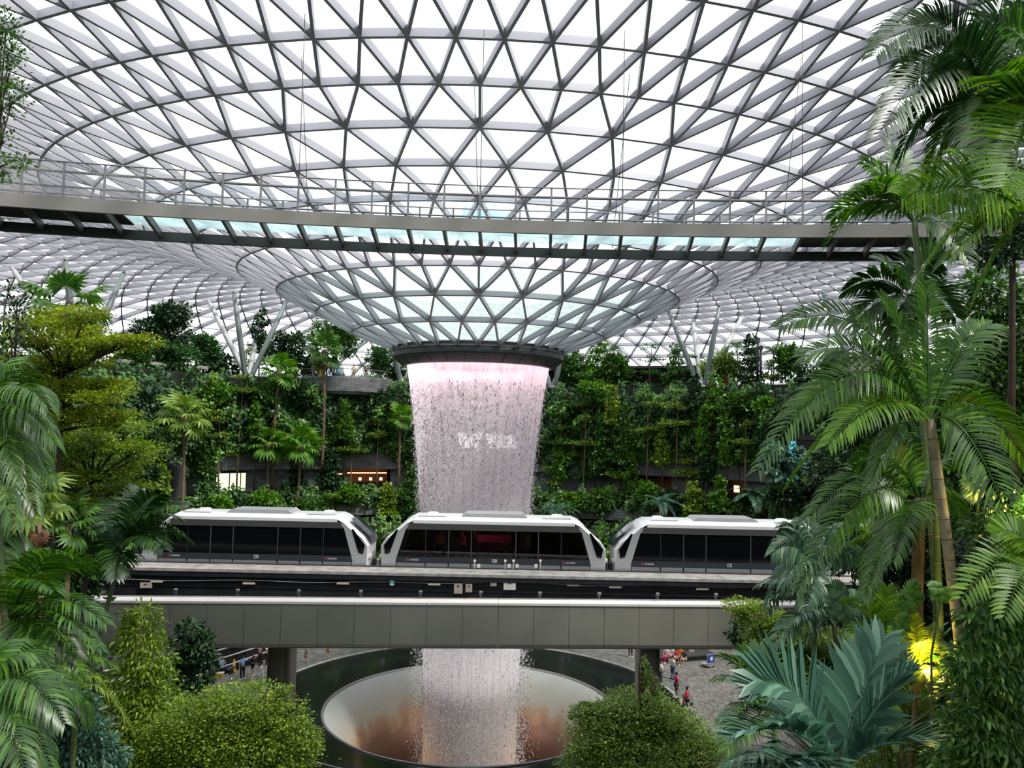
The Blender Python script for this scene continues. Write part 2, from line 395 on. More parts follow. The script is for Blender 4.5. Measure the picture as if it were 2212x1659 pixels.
b = MB(); vs = [pt(x, y, z) for x in (xs[0], xs[-1]) for y, z in ((.72, zt-1.45), (3.6, zt-1.45), (3.6, zb), (1.5, zb))]
b.add(vs, [(0, 1, 2, 3), (7, 6, 5, 4)]+[(k, 4+k, 4+(k+1) % 4, (k+1) % 4) for k in range(4)]); b.obj('deck', MT['darksteel'], bridge)
for px, wpx, nm in ((609, 50, 'left'), (1399, 46, 'right')):
    x = (px-1106)/F*36.5; r = wpx/F*36.5/2
    p = at(px, 1410, 36.9); o = empty('bridge_pillar', (p.x, 37.0, 0), f'dark taupe pillar under the clad bridge, {nm} one of the pair flanking the pool', 'pillar', 'bridge pillars')
    b = MB(); vs = []
    for z, k in ((0, 1.0), (CZ-9.5, 1.0)):
        for j in range(28):
            t = 2*pi*j/28; cx = abs(cos(t))**.6*(1 if cos(t) > 0 else -1); sx = abs(sin(t))**.6*(1 if sin(t) > 0 else -1)
            vs.append((r*k*cx, 1.0*k*sx, z))
    b.add(vs, [(j, (j+1) % 28, 28+(j+1) % 28, 28+j) for j in range(28)]+[tuple(range(28, 56))], sm=False); b.obj('shaft', MT['pillar'], o)
# guideway beam
gw = empty('train_guideway', (0, 40, CZ-7.2), 'dark concrete track beam with pale weathered top carrying the trains', 'track')
b = MB(); b.box(-24, 30, 0, 1.55, -.14, 0); b.obj('top_kerb', MT['concrete'], gw)
b = MB(); b.box(-24, 30, .03, 1.9, -.38, -.141); b.obj('upper_web', MT['blackbeam'], gw)
b = MB(); b.box(-24, 30, .22, 1.9, -2.6, -.382); b.box(-24, 30, .14, .2201, -.66, -.63); b.box(-24, 30, .16, .2201, -.90, -.87); b.obj('lower_web', MT['blackbeam'], gw)
b = MB(); b.box(-24, 30, 1.56, 4.75, -.5, -.25); b.obj('track_slab', MT['concrete'], gw)
b = MB(); b.box(-24, 30, 1.62, 1.78, -.25, .04); b.obj('power_rail', MT['darksteel'], gw)
b = MB(); b.box(-24, 30, 4.6, 4.85, -.3, -.12); b.obj('far_kerb', MT['coping'], gw)
def onbeam(px, py, y=40.2): p = at(px, py, y); return p
def gadget(name, px, py, w_, h_, mat, label, cat, group, d=.16):
    p = at(px, py, 40.13 if py > 1245 else 39.95); s = 40/F
    o = empty(name, p, label, cat, group); b = MB(); b.box(-w_*s/2, w_*s/2, -d/2, d/2, -h_*s/2, h_*s/2); b.obj('housing', MT[mat], o); return o
MT['lampgrey'] = plain('lamp grey', (.14, .14, .15), .5); MT['beige'] = plain('beige box', (.50, .42, .37), .5); MT['signgreen'] = plain('sign green', (.02, .30, .22), .5, emit=(.03, .5, .35), es=.3)
MT['cream'] = plain('cream box', (.78, .76, .70), .45); MT['lamp'] = plain('batten diffuser', (.62, .58, .45), .5)
for px, py, wd, hd, nm, mt in ((316, 1264, 24, 11, 'small beige box left of the hero palm trunk side of the track beam', 'beige'), (990, 1271, 18, 21, 'taller beige cabinet, left of the two under the middle train', 'beige'),
        (1013, 1270, 14, 17, 'shorter beige cabinet, right of the two under the middle train', 'beige'), (1066, 1261, 13, 9, 'smallest beige junction box under the number on the middle train', 'beige'),
        (1101, 1264, 26, 19, 'largest cream box on the track beam below the middle train', 'cream')):
    o = gadget('junction_box', px, py, wd, hd, mt, nm, 'box', 'boxes on the track beam')
    b = MB(); s = 40/F; b.box(-wd*s*.12, wd*s*.12, -.10, -.078, hd*s*.2, hd*s*.34); b.obj('latch', MT['darksteel'], o)
ordn = ['first', 'second', 'third', 'fourth', 'fifth', 'sixth', 'seventh', 'eighth', 'ninth', 'tenth', 'eleventh', 'twelfth', 'thirteenth', 'fourteenth', 'fifteenth', 'sixteenth', 'seventeenth', 'eighteenth', 'nineteenth', 'twentieth']
for i, (px, py) in enumerate(((120, 1255), (339, 1256), (538, 1260), (741, 1260), (938, 1262), (1238, 1264), (1329, 1268), (1517, 1272))):
    o = gadget('batten_light', px, py, 26, 4, 'lamp', f'slim batten lamp fixed to the dark track beam, {ordn[i]} from the left', 'lamp', 'batten lamps on the track beam', .1)
    b = MB(); b.box(-.2, .2, -.03, .03, .05, .09); b.obj('bracket', MT['darksteel'], o)
for i, px in enumerate((380, 514, 646, 780, 909, 1039, 1167, 1295, 1421, 1547)):
    p = at(px, 1277+(px-380)*.009, 35.95); o = empty('floodlight', p, f'small silver floodlight behind the coping of the clad bridge, {ordn[i]} from the left', 'floodlight', 'floodlights behind the coping')
    b = MB(); b.frame((0, 0, .06), (.07, 0, 0), (0, .05, .025), (0, -.015, .04)); b.obj('head', MT['lampgrey'], o)
    b = MB(); b.box(-.03, .03, 0, .04, -.2, .02); b.box(-.09, -.07, -.03, .03, -.1, .1); b.obj('bracket', MT['lampgrey'], o)
o = gadget('exit_sign', 847, 1256, 9, 8, 'signgreen', 'small green running figure exit sign on the track beam', 'sign', None, .05)
b = MB(); s = 40/F; b.box(-4.5*s, 4.5*s, -.03, .0, -8*s, -4.4*s); b.obj('lower_plate', MT['cream'], o)
b = MB(); b.box(-.055, .01, -.034, -.027, -.01, .015); b.add([(.065-.11, -.034, .045), (-.075, -.034, .002), (.065-.11, -.034, -.04)], [(0, 1, 2)]); b.box(.03, .075, -.034, -.027, -.06, .06); b.obj('arrow', MT['cream'], o)
# cable strung along the beam
b = MB(); pts = []
for i in range(90):
    px = 150+i*16.5; py = 1252+(px-300)*.0125+1.6*sin(px*.021)+(-4*math.exp(-((px-1080)/120)**2)); pts.append(at(px, py, 40.1)-Vector((0, 40, CZ-7.2)))
b.tube(pts, .018, 5); b.obj('strung_cable', MT['concrete'], gw)
for i, px in enumerate((1025, 1091, 1109, 1167)):
    p = at(px, 1226, 40.6); o = empty('track_sensor', p, f'white capped sensor post on the track edge before the middle train, {ordn[i]} from the left', 'sensor', 'sensor posts at the middle train')
    b = MB(); b.tube([(0, 0, -.1), (0, 0, .26)], .022, 6); b.obj('post', MT['cream'], o)
    b = MB(); b.lathe([(0, .42), (.05, .38), (.07, .33), (.05, .24), (0, .24)], n=10); b.obj('cap', MT['cream'], o)
for i, px in enumerate((1034, 1100, 1117, 1158)):
    p = at(px, 1222, 40.6); o = empty('sensor_box', p, f'small pale box on the track edge beside a sensor post, {ordn[i]} from the left', 'box', 'sensor boxes at the middle train')
    b = MB(); b.box(-.08, .08, -.05, .05, -.1, .07); b.obj('housing', MT['cream'], o)
# ================================================================== POOL, FLOOR, TERRACES
A3 = Vector((AX, AY, 0))
pool = empty('waterfall_pool', A3, 'round black granite pool with a pale funnel well swallowing the waterfall', 'pool')
b = MB(); b.lathe([(14.67, .04), (14.5, .06), (14.3, .02), (12.6, -.1), (10.05, -.30)], n=128, flip=True); b.obj('granite_apron', MT['granite'], pool)
b = MB(); b.lathe([(14.9, -.1), (14.9, .08), (14.67, .08), (14.67, .02)], n=128, flip=True); b.obj('rim_kerb', MT['concrete'], pool)
b = MB(); b.lathe([(10.06, -.34), (10.06, -.24), (9.98, -.20), (9.90, -.24), (9.86, -.34)], n=128, flip=True); b.obj('steel_lip', MT['rail'], pool)
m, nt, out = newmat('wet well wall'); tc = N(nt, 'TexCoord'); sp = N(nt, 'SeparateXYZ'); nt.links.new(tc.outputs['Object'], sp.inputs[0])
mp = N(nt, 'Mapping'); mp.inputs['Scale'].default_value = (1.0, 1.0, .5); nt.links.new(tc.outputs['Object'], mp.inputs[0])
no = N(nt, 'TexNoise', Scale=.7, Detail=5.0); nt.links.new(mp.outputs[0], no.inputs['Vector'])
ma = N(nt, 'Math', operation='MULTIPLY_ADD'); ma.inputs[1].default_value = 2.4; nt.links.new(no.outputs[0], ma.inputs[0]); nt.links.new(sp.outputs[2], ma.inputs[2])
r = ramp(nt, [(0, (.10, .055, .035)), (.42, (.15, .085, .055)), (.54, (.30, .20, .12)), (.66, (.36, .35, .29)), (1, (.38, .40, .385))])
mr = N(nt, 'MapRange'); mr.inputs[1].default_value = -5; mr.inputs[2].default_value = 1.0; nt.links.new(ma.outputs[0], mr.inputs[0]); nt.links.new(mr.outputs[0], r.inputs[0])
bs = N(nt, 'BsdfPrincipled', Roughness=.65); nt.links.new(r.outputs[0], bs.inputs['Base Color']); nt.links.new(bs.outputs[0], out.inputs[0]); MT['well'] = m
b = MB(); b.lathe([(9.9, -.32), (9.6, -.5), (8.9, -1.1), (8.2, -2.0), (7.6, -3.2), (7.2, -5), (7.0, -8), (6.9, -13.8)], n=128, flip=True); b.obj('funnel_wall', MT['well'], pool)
b = MB(); b.lathe([(0, -13.8), (6.9, -13.8)], n=64, flip=True); b.obj('well_bottom', MT['granite'], pool)
for k, (t, cl, e) in enumerate(((-2.0, (1, .5, .15), 110), (2.0, (1, .5, .15), 90), (-.6, (1, .8, .7), 40), (.7, (1, .75, .7), 40))):
    l = bpy.data.lights.new('well_lamp', 'POINT'); l.energy = e; l.color = cl; l.shadow_soft_size = .25
    o = bpy.data.objects.new('well_lamp', l); COL.objects.link(o); o.location = A3+Vector((6.1*sin(t), 6.1*cos(t), -3.6))
# floor
fl = MB(); fl.lathe([(14.9, 0), (52, 0)], n=96, flip=True); f = fl.obj('floor', MT['paver'], None, uv=True, kind='structure'); f.location = A3
b = MB(); b.lathe([(52, -.02), (80, -.02)], n=48, flip=True); o = b.obj('floor', MT['concrete'], None, kind='structure'); o.location = A3
# glass balustrade on the pool rim
gb = empty('pool_balustrade', A3, 'low clear glass balustrade running round the paved edge of the pool', 'balustrade')
for k in range(40):
    a0, a1 = 2*pi*k/40+.004, 2*pi*(k+1)/40-.004
    b = MB(); b.lathe([(15.0, .02), (15.0, 1.1), (15.02, 1.1), (15.02, .02)], n=3, a0=a0, a1=a1, flip=True); b.obj('glass_panel', MT['railglass'], gb)
b = MB(); b.lathe([(14.97, 1.1), (14.97, 1.13), (15.05, 1.13), (15.05, 1.1)], n=128, flip=True); b.obj('top_rail', MT['rail'], gb)

# ---- the valley walls (arcs round the axis, th = 0 on the far side)
def arcwall(name, prof, a0, a1, mat, parent=None, n=64, flip=False, **kw):
    b = MB(); b.lathe(prof, n=n, a0=radians(a0)+AZ, a1=radians(a1)+AZ, flip=flip, sm=False); o = b.obj(name, MT[mat], parent, uv=True, **kw)
    if parent is None: o.location = A3
    return o
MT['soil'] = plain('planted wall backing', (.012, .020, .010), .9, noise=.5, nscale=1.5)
arcwall('wall_back', [(64, 0), (64, 19), (66, 19)], 146, 214, 'soil', kind='structure', n=20)
MT['dark'] = plain('dark interior', (.03, .022, .016), .8)
ar = (-150, 150)
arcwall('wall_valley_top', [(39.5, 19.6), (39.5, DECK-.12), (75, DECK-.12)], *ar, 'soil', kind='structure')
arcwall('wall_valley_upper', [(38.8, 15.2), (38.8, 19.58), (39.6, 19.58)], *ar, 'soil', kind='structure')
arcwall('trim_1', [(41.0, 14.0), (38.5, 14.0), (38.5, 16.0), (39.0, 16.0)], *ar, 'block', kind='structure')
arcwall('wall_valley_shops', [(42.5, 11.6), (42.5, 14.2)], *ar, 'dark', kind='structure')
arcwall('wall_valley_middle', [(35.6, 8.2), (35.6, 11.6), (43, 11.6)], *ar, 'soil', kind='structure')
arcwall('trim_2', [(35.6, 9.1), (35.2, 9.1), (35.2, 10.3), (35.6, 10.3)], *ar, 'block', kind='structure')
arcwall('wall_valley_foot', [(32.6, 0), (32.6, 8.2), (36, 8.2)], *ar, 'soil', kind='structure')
# stone fronts between the shop openings
def inpx(px, Rr):      # angle (deg from the far side) of the arc point seen in a pixel column
    d = ray(px, 930); d = Vector((d.x, d.y)).normalized(); o = Vector((-AX, -AY)); bq = d.dot(o); t = -bq+sqrt(bq*bq-(o.length_squared-Rr*Rr))
    p = d*t; return math.degrees(atan2(p.x-AX, p.y-AY)-AZ)
for a_, b_ in ((330, 472), (536, 700), (846, 1380), (1452, 1560), (1612, 1690)):
    arcwall('trim_3', [(39.3, 11.6), (39.3, 14.0)], inpx(a_, 39.3), inpx(b_, 39.3), 'block', n=10, kind='structure')
MT['warm'] = plain('lit restaurant interior', (.30, .12, .05), .8)
MT['glow'] = plain('warm light strip', (1, .7, .4), .5, emit=(1, .52, .2), es=2.6)
MT['glow2'] = plain('glowing office wall', (.8, .8, .6), .5, emit=(.85, .95, .62), es=.75)
MT['glow3'] = plain('pendant glow', (1, .8, .6), .5, emit=(1, .66, .38), es=2.0)
# restaurant left of the waterfall
r = empty('restaurant', pol(40.6, inpx(790, 40.6), 11.6), 'small warm lit restaurant recess in the stone wall left of the waterfall', 'restaurant')
ri = Matrix.Translation(-r.location)
def faceM(px, Rr, z): p = pol(Rr, inpx(px, Rr), z); a = atan2(p.x-AX, p.y-AY); return Matrix.Translation(p) @ Matrix.Rotation(-a, 4, 'Z')
def slab(name, px, Rr, z, wd, hg, mat, parent=None, dp=.1):
    b = MB(); b.box(-wd/2, wd/2, -dp/2, dp/2, -hg/2, hg/2); o = link(name, b.mesh(name), MT[mat]); Mx = faceM(px, Rr, z)
    if parent is not None:
        Mx = Matrix.Translation(-parent.location) @ Mx; o.parent = parent
    o.matrix_basis = Mx; return o
slab('back_wall', 790, 42.0, 12.8, 5.5, 2.6, 'warm', r); slab('light_strip', 796, 39.9, 13.45, 4.6, .10, 'glow', r, .1)
slab('side_wall', 735, 41.0, 12.8, 1.6, 2.5, 'dark', r); slab('light_strip', 734, 40.9, 13.3, .9, .1, 'glow', r)
for px in (781, 804, 826): slab('pendant_lamp', px, 40.2, 12.75, .28, .32, 'glow3', r, .28)
slab('bar_counter', 790, 40.4, 12.0, 4.6, .8, 'dark', r, .5)
r = empty('lit_office', pol(40.6, inpx(505, 40.6), 11.6), 'greenish lit glazed room in the stone wall behind the left fan palms', 'window')
slab('back_wall', 505, 41.4, 12.8, 3.6, 2.4, 'glow2', r);  # the back wall itself emits the room's greenish light
for px in (476, 500, 524, 536): slab('mullion', px, 39.8, 12.8, .07, 2.4, 'dark', r)
slab('ceiling_panel', 505, 40.3, 13.75, 3.6, .25, 'block', r, 1.6)
r = empty('shopfront', pol(40.6, inpx(1405, 40.6), 11.6), 'dim red-brown shopfront under the stone band right of the waterfall', 'shop')
slab('back_wall', 1410, 41.0, 12.8, 5.5, 2.4, 'warm', r); slab('counter', 1415, 40.2, 12.0, 3.5, .7, 'glow3' if 0 else 'warm', r, .4)
r = empty('shopfront', pol(40.6, inpx(1590, 40.6), 11.6), 'dim shopfront with an orange lamp behind the banana-leaved palm', 'shop')
slab('back_wall', 1590, 41.0, 12.8, 3.4, 2.4, 'dark', r); slab('wall_lamp', 1592, 40.0, 13.0, .6, .7, 'glow', r); 
# blue lit opening on the right
MT['blue'] = plain('blue screen', (.05, .3, .6), .5, emit=(.05, .42, .75), es=.8)
r = empty('entrance', pol(38.6, inpx(1735, 38.6), 16.6), 'dark entrance with a blue lit panel behind the right palms', 'entrance')
slab('dark_opening', 1740, 38.55, 17.4, 4.4, 2.0, 'dark', r); slab('blue_panel', 1712, 38.4, 17.4, .7, 1.8, 'blue', r); slab('stone_head', 1735, 38.45, 19.1, 6.2, 1.3, 'block', r)
# bright window seen through the water; panes emit in place of outside daylight
MT['winlight'] = plain('emissive daylight glazing', (1, 1, 1), .5, emit=(1, .96, .97), es=.95)
wn = empty('window_1', pol(38.6, inpx(1053, 38.6), 17.0), None, None); wn['kind'] = 'structure'
Mw = Matrix.Translation(-wn.location) @ faceM(1053, 38.6, 17.55)
for i in range(8):
    if i == 3: continue
    x = (i-3.5)*.86; b = MB(); sg = 1 if i % 2 else -1
    b.prism([(x-.78, -.95*sg), (x+.78, -.95*sg), (x+.06, .95*sg), (x-.06, .95*sg)] if sg > 0 else [(x-.06, -.95), (x+.06, -.95), (x+.78, .95), (x-.78, .95)], -.03, .03)
    o = b.obj('pane', MT['winlight'], wn); o.matrix_basis = Mw
b = MB(); b.box(-3.9, 3.9, .05, .1, -1.0, 1.0); o = b.obj('frame', MT['darksteel'], wn); o.matrix_basis = Mw
# balcony with a glass rail, left of the waterfall on the deck
a_l, a_r = inpx(652, 40), inpx(848, 40)
bal = empty('viewing_balcony', pol(40, (a_l+a_r)/2, DECK-1.9), 'curved stone faced viewing balcony left of the waterfall with visitors at its rail', 'balcony')
am = radians((a_l+a_r)/2)+AZ; bc = pol(41.5, (a_l+a_r)/2, 0)
b = MB(); vs = []
def balc(r_, z): b2 = []; return b2
b.lathe([(0, -1.9), (4.6, -1.75), (5.2, -1.4), (5.4, 0), (5.4, .25), (5.2, .25), (5.2, -.05), (0, -.05)], n=28, a0=am+pi-1.5, a1=am+pi+1.5, sm=False, flip=True)
o = b.obj('stone_front', MT['block'], bal, uv=True); o.location = bc-bal.location+Vector((0, 0, DECK))
b = MB(); b.lathe([(5.3, .25), (5.3, 1.05), (5.33, 1.05), (5.33, .25)], n=28, a0=am+pi-1.4, a1=am+pi+1.4, flip=True); o = b.obj('glass_rail', MT['railglass'], bal); o.location = bc-bal.location+Vector((0, 0, DECK))
b = MB(); b.lathe([(5.27, 1.05), (5.27, 1.1), (5.36, 1.1), (5.36, 1.05)], n=28, a0=am+pi-1.4, a1=am+pi+1.4, flip=True); o = b.obj('handrail', MT['rail'], bal); o.location = bc-bal.location+Vector((0, 0, DECK))
# dark pavilion on the right of the deck, stone kerb, stair on the left
r = empty('deck_pavilion', pol(46, inpx(1345, 46), DECK), 'low dark red-brown pavilion behind the trees on the right deck', 'building')
slab('wall_front', 1325, 46, DECK+1.3, 24, 2.4, 'dark', r, .3); slab('roof_slab', 1325, 45.6, DECK+2.6, 25, .3, 'darksteel', r, 3)
slab('timber_panel', 1290, 45.5, DECK+1.3, 5, 2.2, 'warm', r); slab('timber_panel', 1590-20, 45.5, DECK+1.3, 2, 2.0, 'warm', r)
r = empty('deck_kiosk', pol(42.8, inpx(345, 42.8), DECK-2), 'grey stone and glass kiosk on the left deck above the fan palms', 'building')
slab('wall_front', 345, 43.0, DECK-1.0, 8.5, 3.0, 'block', r, .3); slab('roof_slab', 345, 42.8, DECK+.6, 9.3, .35, 'concrete', r, 2); slab('glass_door', 338, 42.8, DECK-1.2, 1.8, 2.2, 'railglass', r)
MT['stonel'] = MT['block']
st = empty('garden_stair', at(330, 1010, 78), 'stone stair with steel handrails on the left slope behind the yellow-green tree', 'stair')
p0, p1 = at(282, 962, 78), at(392, 1010, 78); nst = 14; b = MB()
for i in range(nst):
    q = p0.lerp(p1, (i+.5)/nst)-st.location; b.box(q.x-.22, q.x+.22, q.y-1, q.y+1.4, q.z-3, q.z)
b.obj('steps', MT['block'], st)
for dz, nm in ((1.0, 'handrail'), (.55, 'mid_rail')):
    b = MB(); b.tube([p0-st.location+Vector((0, -1, dz)), p1-st.location+Vector((0, -1, dz))], .04, 6); b.obj(nm, MT['rail'], st)
for i in range(6):
    q = p0.lerp(p1, i/5)-st.location+Vector((0, -1, 0)); b = MB(); b.tube([q, q+Vector((0, 0, 1))], .03, 6); b.obj('baluster', MT['rail'], st)

# ---- cascade steps on the left of the floor
MT['cascade'] = plain('rippling dark water', (.10, .10, .10), .15, noise=.6, nscale=9)
cs = empty('water_cascade', atz(470, 1450, 0), 'dark stepped water cascade on the far left of the lower floor', 'fountain')
for k in range(4):
    z0 = .55*(k+1); q0, q1 = atz(455, 1455-k*20-4, z0), atz(565, 1417-k*17-4, z0); d = (q1-q0).normalized(); nn = Vector((-d.y, d.x, 0)); L = (q1-q0).length; 
    c = (q0+q1)/2-cs.location-d*3; c.z = 0
    b = MB(); b.frame(c+nn*1.1+Vector((0, 0, z0/2-.01)), d*(L/2+6), nn*1.1, (0, 0, z0/2)); b.obj('step', MT['granite'], cs)
    b = MB(); b.frame(c+nn*1.15+Vector((0, 0, z0+.005)), d*(L/2+6), nn*.95, (0, 0, .012)); b.obj('water_sheet', MT['cascade'], cs)
    b = MB(); b.frame(c+nn*.06+Vector((0, 0, z0+.03)), d*(L/2+6), nn*.05, (0, 0, .035)); b.obj('edge_strip', MT['coping'], cs)

# ---- control tower outside, seen through the roof
MT['radome'] = plain('radome', (.80, .76, .70), .6); MT['towerglass'] = plain('tower cab glass', (.45, .66, .82), .3); MT['towerc'] = plain('tower shaft', (.6, .62, .65), .7)
tp = at(1052, 405, 250); tw = empty('control_tower', (tp.x, tp.y, 0), 'distant airport control tower with a round radome seen through the roof', 'tower')
b = MB(); b.ell((0, 0, tp.z), (5.0, 5.0, 5.2), 16, 10); b.obj('radome', MT['radome'], tw)
b = MB(); b.lathe([(0, tp.z-7), (8, tp.z-7.5), (8.6, tp.z-10), (6, tp.z-14), (0, tp.z-14)], n=24); b.obj('cab', MT['towerglass'], tw)
b = MB(); b.lathe([(2.6, tp.z-14), (2.6, 0)], n=20); b.lathe([(2.6, tp.z-4.6), (2.6, tp.z-7)], n=20); b.obj('shaft', MT['towerc'], tw)
b = MB(); b.ell((-8.5, -2, tp.z-9.5), (2.4, 2.4, 2.6), 14, 8); b.obj('small_radome', MT['radome'], tw)

# ================================================================== THE WATERFALL
m, nt, out = newmat('falling water drops'); g = N(nt, 'NewGeometry')
r = ramp(nt, [(0, (.22, .18, .26)), (.12, (.50, .46, .54)), (.24, (.92, .90, .94)), (1, (1, .98, 1))], g.outputs['Random Per Island'])
d = N(nt, 'BsdfDiffuse'); t = N(nt, 'BsdfTranslucent'); gg = N(nt, 'BsdfGlossy', Roughness=.15); nt.links.new(r.outputs[0], d.inputs[0]); nt.links.new(r.outputs[0], t.inputs[0])
mx = N(nt, 'MixShader'); mx.inputs[0].default_value = .55; nt.links.new(d.outputs[0], mx.inputs[1]); nt.links.new(t.outputs[0], mx.inputs[2])
m2 = N(nt, 'MixShader'); m2.inputs[0].default_value = .12; nt.links.new(mx.outputs[0], m2.inputs[1]); nt.links.new(gg.outputs[0], m2.inputs[2]); nt.links.new(m2.outputs[0], out.inputs[0]); MT['drops'] = m
m, nt, out = newmat('water sheet'); uv = N(nt, 'UVMap'); mp = N(nt, 'Mapping'); mp.inputs['Scale'].default_value = (1, .055, 1); nt.links.new(uv.outputs[0], mp.inputs[0])
no = N(nt, 'TexNoise', Scale=2.6, Detail=6.0, Roughness=.7); nt.links.new(mp.outputs[0], no.inputs['Vector'])
n2 = N(nt, 'TexNoise', Scale=9.0, Detail=4.0, Roughness=.7); nt.links.new(uv.outputs[0], n2.inputs['Vector'])
at_ = N(nt, 'Attribute', attribute_name='veil'); ma = N(nt, 'Math', operation='MULTIPLY_ADD')
ad = N(nt, 'Math', operation='ADD'); nt.links.new(no.outputs[0], ad.inputs[0]); nt.links.new(n2.outputs[0], ad.inputs[1])
mr = N(nt, 'MapRange'); mr.inputs[1].default_value = .75; mr.inputs[2].default_value = 1.25; mr.inputs[3].default_value = .35; mr.inputs[4].default_value = 1.35; nt.links.new(ad.outputs[0], mr.inputs[0])
mu = N(nt, 'Math', operation='MULTIPLY', use_clamp=True); nt.links.new(mr.outputs[0], mu.inputs[0]); nt.links.new(at_.outputs['Fac'], mu.inputs[1])
d = N(nt, 'BsdfDiffuse'); d.inputs[0].default_value = (.98, .97, .98, 1); t = N(nt, 'BsdfTranslucent'); t.inputs[0].default_value = (.97, .94, .96, 1)
mx = N(nt, 'MixShader'); mx.inputs[0].default_value = .6; nt.links.new(d.outputs[0], mx.inputs[1]); nt.links.new(t.outputs[0], mx.inputs[2])
tr = N(nt, 'BsdfTransparent'); m3 = N(nt, 'MixShader'); nt.links.new(mu.outputs[0], m3.inputs[0]); nt.links.new(tr.outputs[0], m3.inputs[1]); nt.links.new(mx.outputs[0], m3.inputs[2]); nt.links.new(m3.outputs[0], out.inputs[0]); MT['sheet'] = m
def wr(z):       # radius of the falling curtain at absolute height z
    h = (CZ+4.45)-z; return 5.02-2.0*(1-math.exp(-max(h, 0)/11))
ZT = CZ+4.5; ZBW = -13.0
wf = empty('waterfall', (AX, AY, 0), 'tall round curtain of falling water dropping from the roof ring into the pool', 'waterfall')
def curtain(name, k, dens, nz=40, na=96):
    b = MB(); zs = [ZT-(ZT-ZBW)*i/nz for i in range(nz+1)]; b.lathe([(wr(min(z, ZT-.05))*k, z) for z in zs], n=na, flip=True); me = b.mesh(name, True)
    at2 = me.attributes.new('veil', 'FLOAT', 'POINT'); vals = [dens(zs[i % (nz+1)]) for i in range(len(me.vertices))]; at2.data.foreach_set('value', vals)
    return link(name, me, MT['sheet'], wf)
def dn(z):
    h = ZT-z
    if h < 2.0: return .92-.12*h
    if h < 5: return .78-.06*(h-2)
    if h < 15: return .60+.010*(h-5)
    return min(1.1, .70+.09*(h-15))
curtain('water_curtain', 1.0, dn)
curtain('inner_water_curtain', .72, lambda z: (0 if ZT-z < 7 else min(.6, .06*(ZT-z-7))))
# drops: thin elongated double pyramids
def drops(name, n, seed, kr0, kr1, hmin, hpow, smin, smax):
    g = np.random.default_rng(seed); h = hmin+(ZT-ZBW-hmin)*g.random(n)**hpow; z = ZT-h
    th = g.random(n)*2*pi; strand = np.round(th*38/(2*pi))*2*pi/38; mixf = np.where(g.random(n) < .35, .75, 0); th = th*(1-mixf)+strand*mixf
    R0 = np.array([wr(q) for q in z]); sp = .04+.020*h; r_ = R0*(kr0+(kr1-kr0)*g.random(n))+g.normal(0, 1, n)*sp
    s = smin+(smax-smin)*g.random(n)**2; l = s*(1.2+2.5*g.random(n)*np.clip(1.4-h/9, .35, 1.4))
    c = np.stack([r_*np.sin(th), r_*np.cos(th), z], 1)
    base = np.array([[0, 0, 1], [1, 0, .1], [-.5, .87, 0], [-.5, -.87, -.1], [0, 0, -1]]); T = np.array([[0, 1, 2], [0, 2, 3], [0, 3, 1], [4, 2, 1], [4, 3, 2], [4, 1, 3]])
    V = base[None]*np.stack([s, s, l], 1)[:, None, :]+c[:, None, :]
    me = np_mesh(name, V.reshape(-1, 3), (T[None]+(np.arange(n)*5)[:, None, None]).reshape(-1, 3))
    o = link(name, me, MT['drops'], wf); o['kind'] = 'stuff'; return o
drops('water_drops', 100000, 3, .93, 1.01, 1.3, .95, .018, .050)
drops('mist_drops', 30000, 5, .05, .95, 9.0, .8, .016, .04)
# pink show lamps in the collar, shining down the curtain
for k in range(14):
    t = 2*pi*k/14; l = bpy.data.lights.new('show_lamp', 'SPOT'); l.energy = 170; l.color = (1, .50, .60); l.spot_size = radians(95); l.spot_blend = .6; l.shadow_soft_size = .15
    o = bpy.data.objects.new('show_lamp', l); COL.objects.link(o); o.location = (AX+4.0*sin(t), AY+4.0*cos(t), CZ+5.6)
    o.rotation_euler = Vector((-.45*sin(t), -.45*cos(t), 1.6)).to_track_quat('Z', 'Y').to_euler()

for k in range(10):  # spots added at the well rim to whiten the lower water
    t = 2*pi*k/10; l = bpy.data.lights.new('pool_fill_spot', 'SPOT'); l.energy = 420; l.color = (1, .97, .98); l.spot_size = radians(60); l.spot_blend = .8; l.shadow_soft_size = .15
    o = bpy.data.objects.new('pool_fill_spot', l); COL.objects.link(o); o.location = (AX+9.3*sin(t), AY+9.3*cos(t), -.2); o.rotation_euler = Vector((sin(t), cos(t), -.75)).to_track_quat('Z', 'Y').to_euler()
# ================================================================== TRAINS
MT['carwin'] = clear('train window', (.62, .54, .57), .03); MT['carwin3'] = clear('far train window', (.16, .12, .12), .03); MT['carwin2'] = plain('dark train window', (.003, .004, .005), .08, 0, .22)
MT['carwhite'] = plain('train roof white', (.78, .79, .80), .25); MT['carsilver'] = plain('train nose silver', (.50, .52, .53), .28, .35, noise=.05)
MT['bluegrey'] = plain('navy band', (.022, .030, .042), .35); MT['skirt'] = plain('grey skirt', (.25, .255, .26), .5, noise=.12, nscale=30); MT['gasket'] = plain('gasket', (.012, .012, .014), .5)
MT['red'] = plain('logo red', (.55, .03, .03), .5); MT['lettering'] = plain('white lettering', (.8, .8, .8), .5); MT['screen'] = plain('windscreen', (.02, .03, .035), .06)
MT['magenta'] = plain('magenta panel', (.40, .02, .14), .6); MT['skin'] = plain('skin', (.50, .29, .20), .6)
def text_mesh(txt, size):
    cu = bpy.data.curves.new('t', 'FONT'); cu.body = txt; cu.size = size; cu.align_x = 'CENTER'; cu.align_y = 'CENTER'; cu.extrude = .004; cu.resolution_u = 3
    o = bpy.data.objects.new('t', cu); COL.objects.link(o); dg = bpy.context.evaluated_depsgraph_get(); me = bpy.data.meshes.new_from_object(o.evaluated_get(dg))
    bpy.data.objects.remove(o); bpy.data.curves.remove(cu); return me
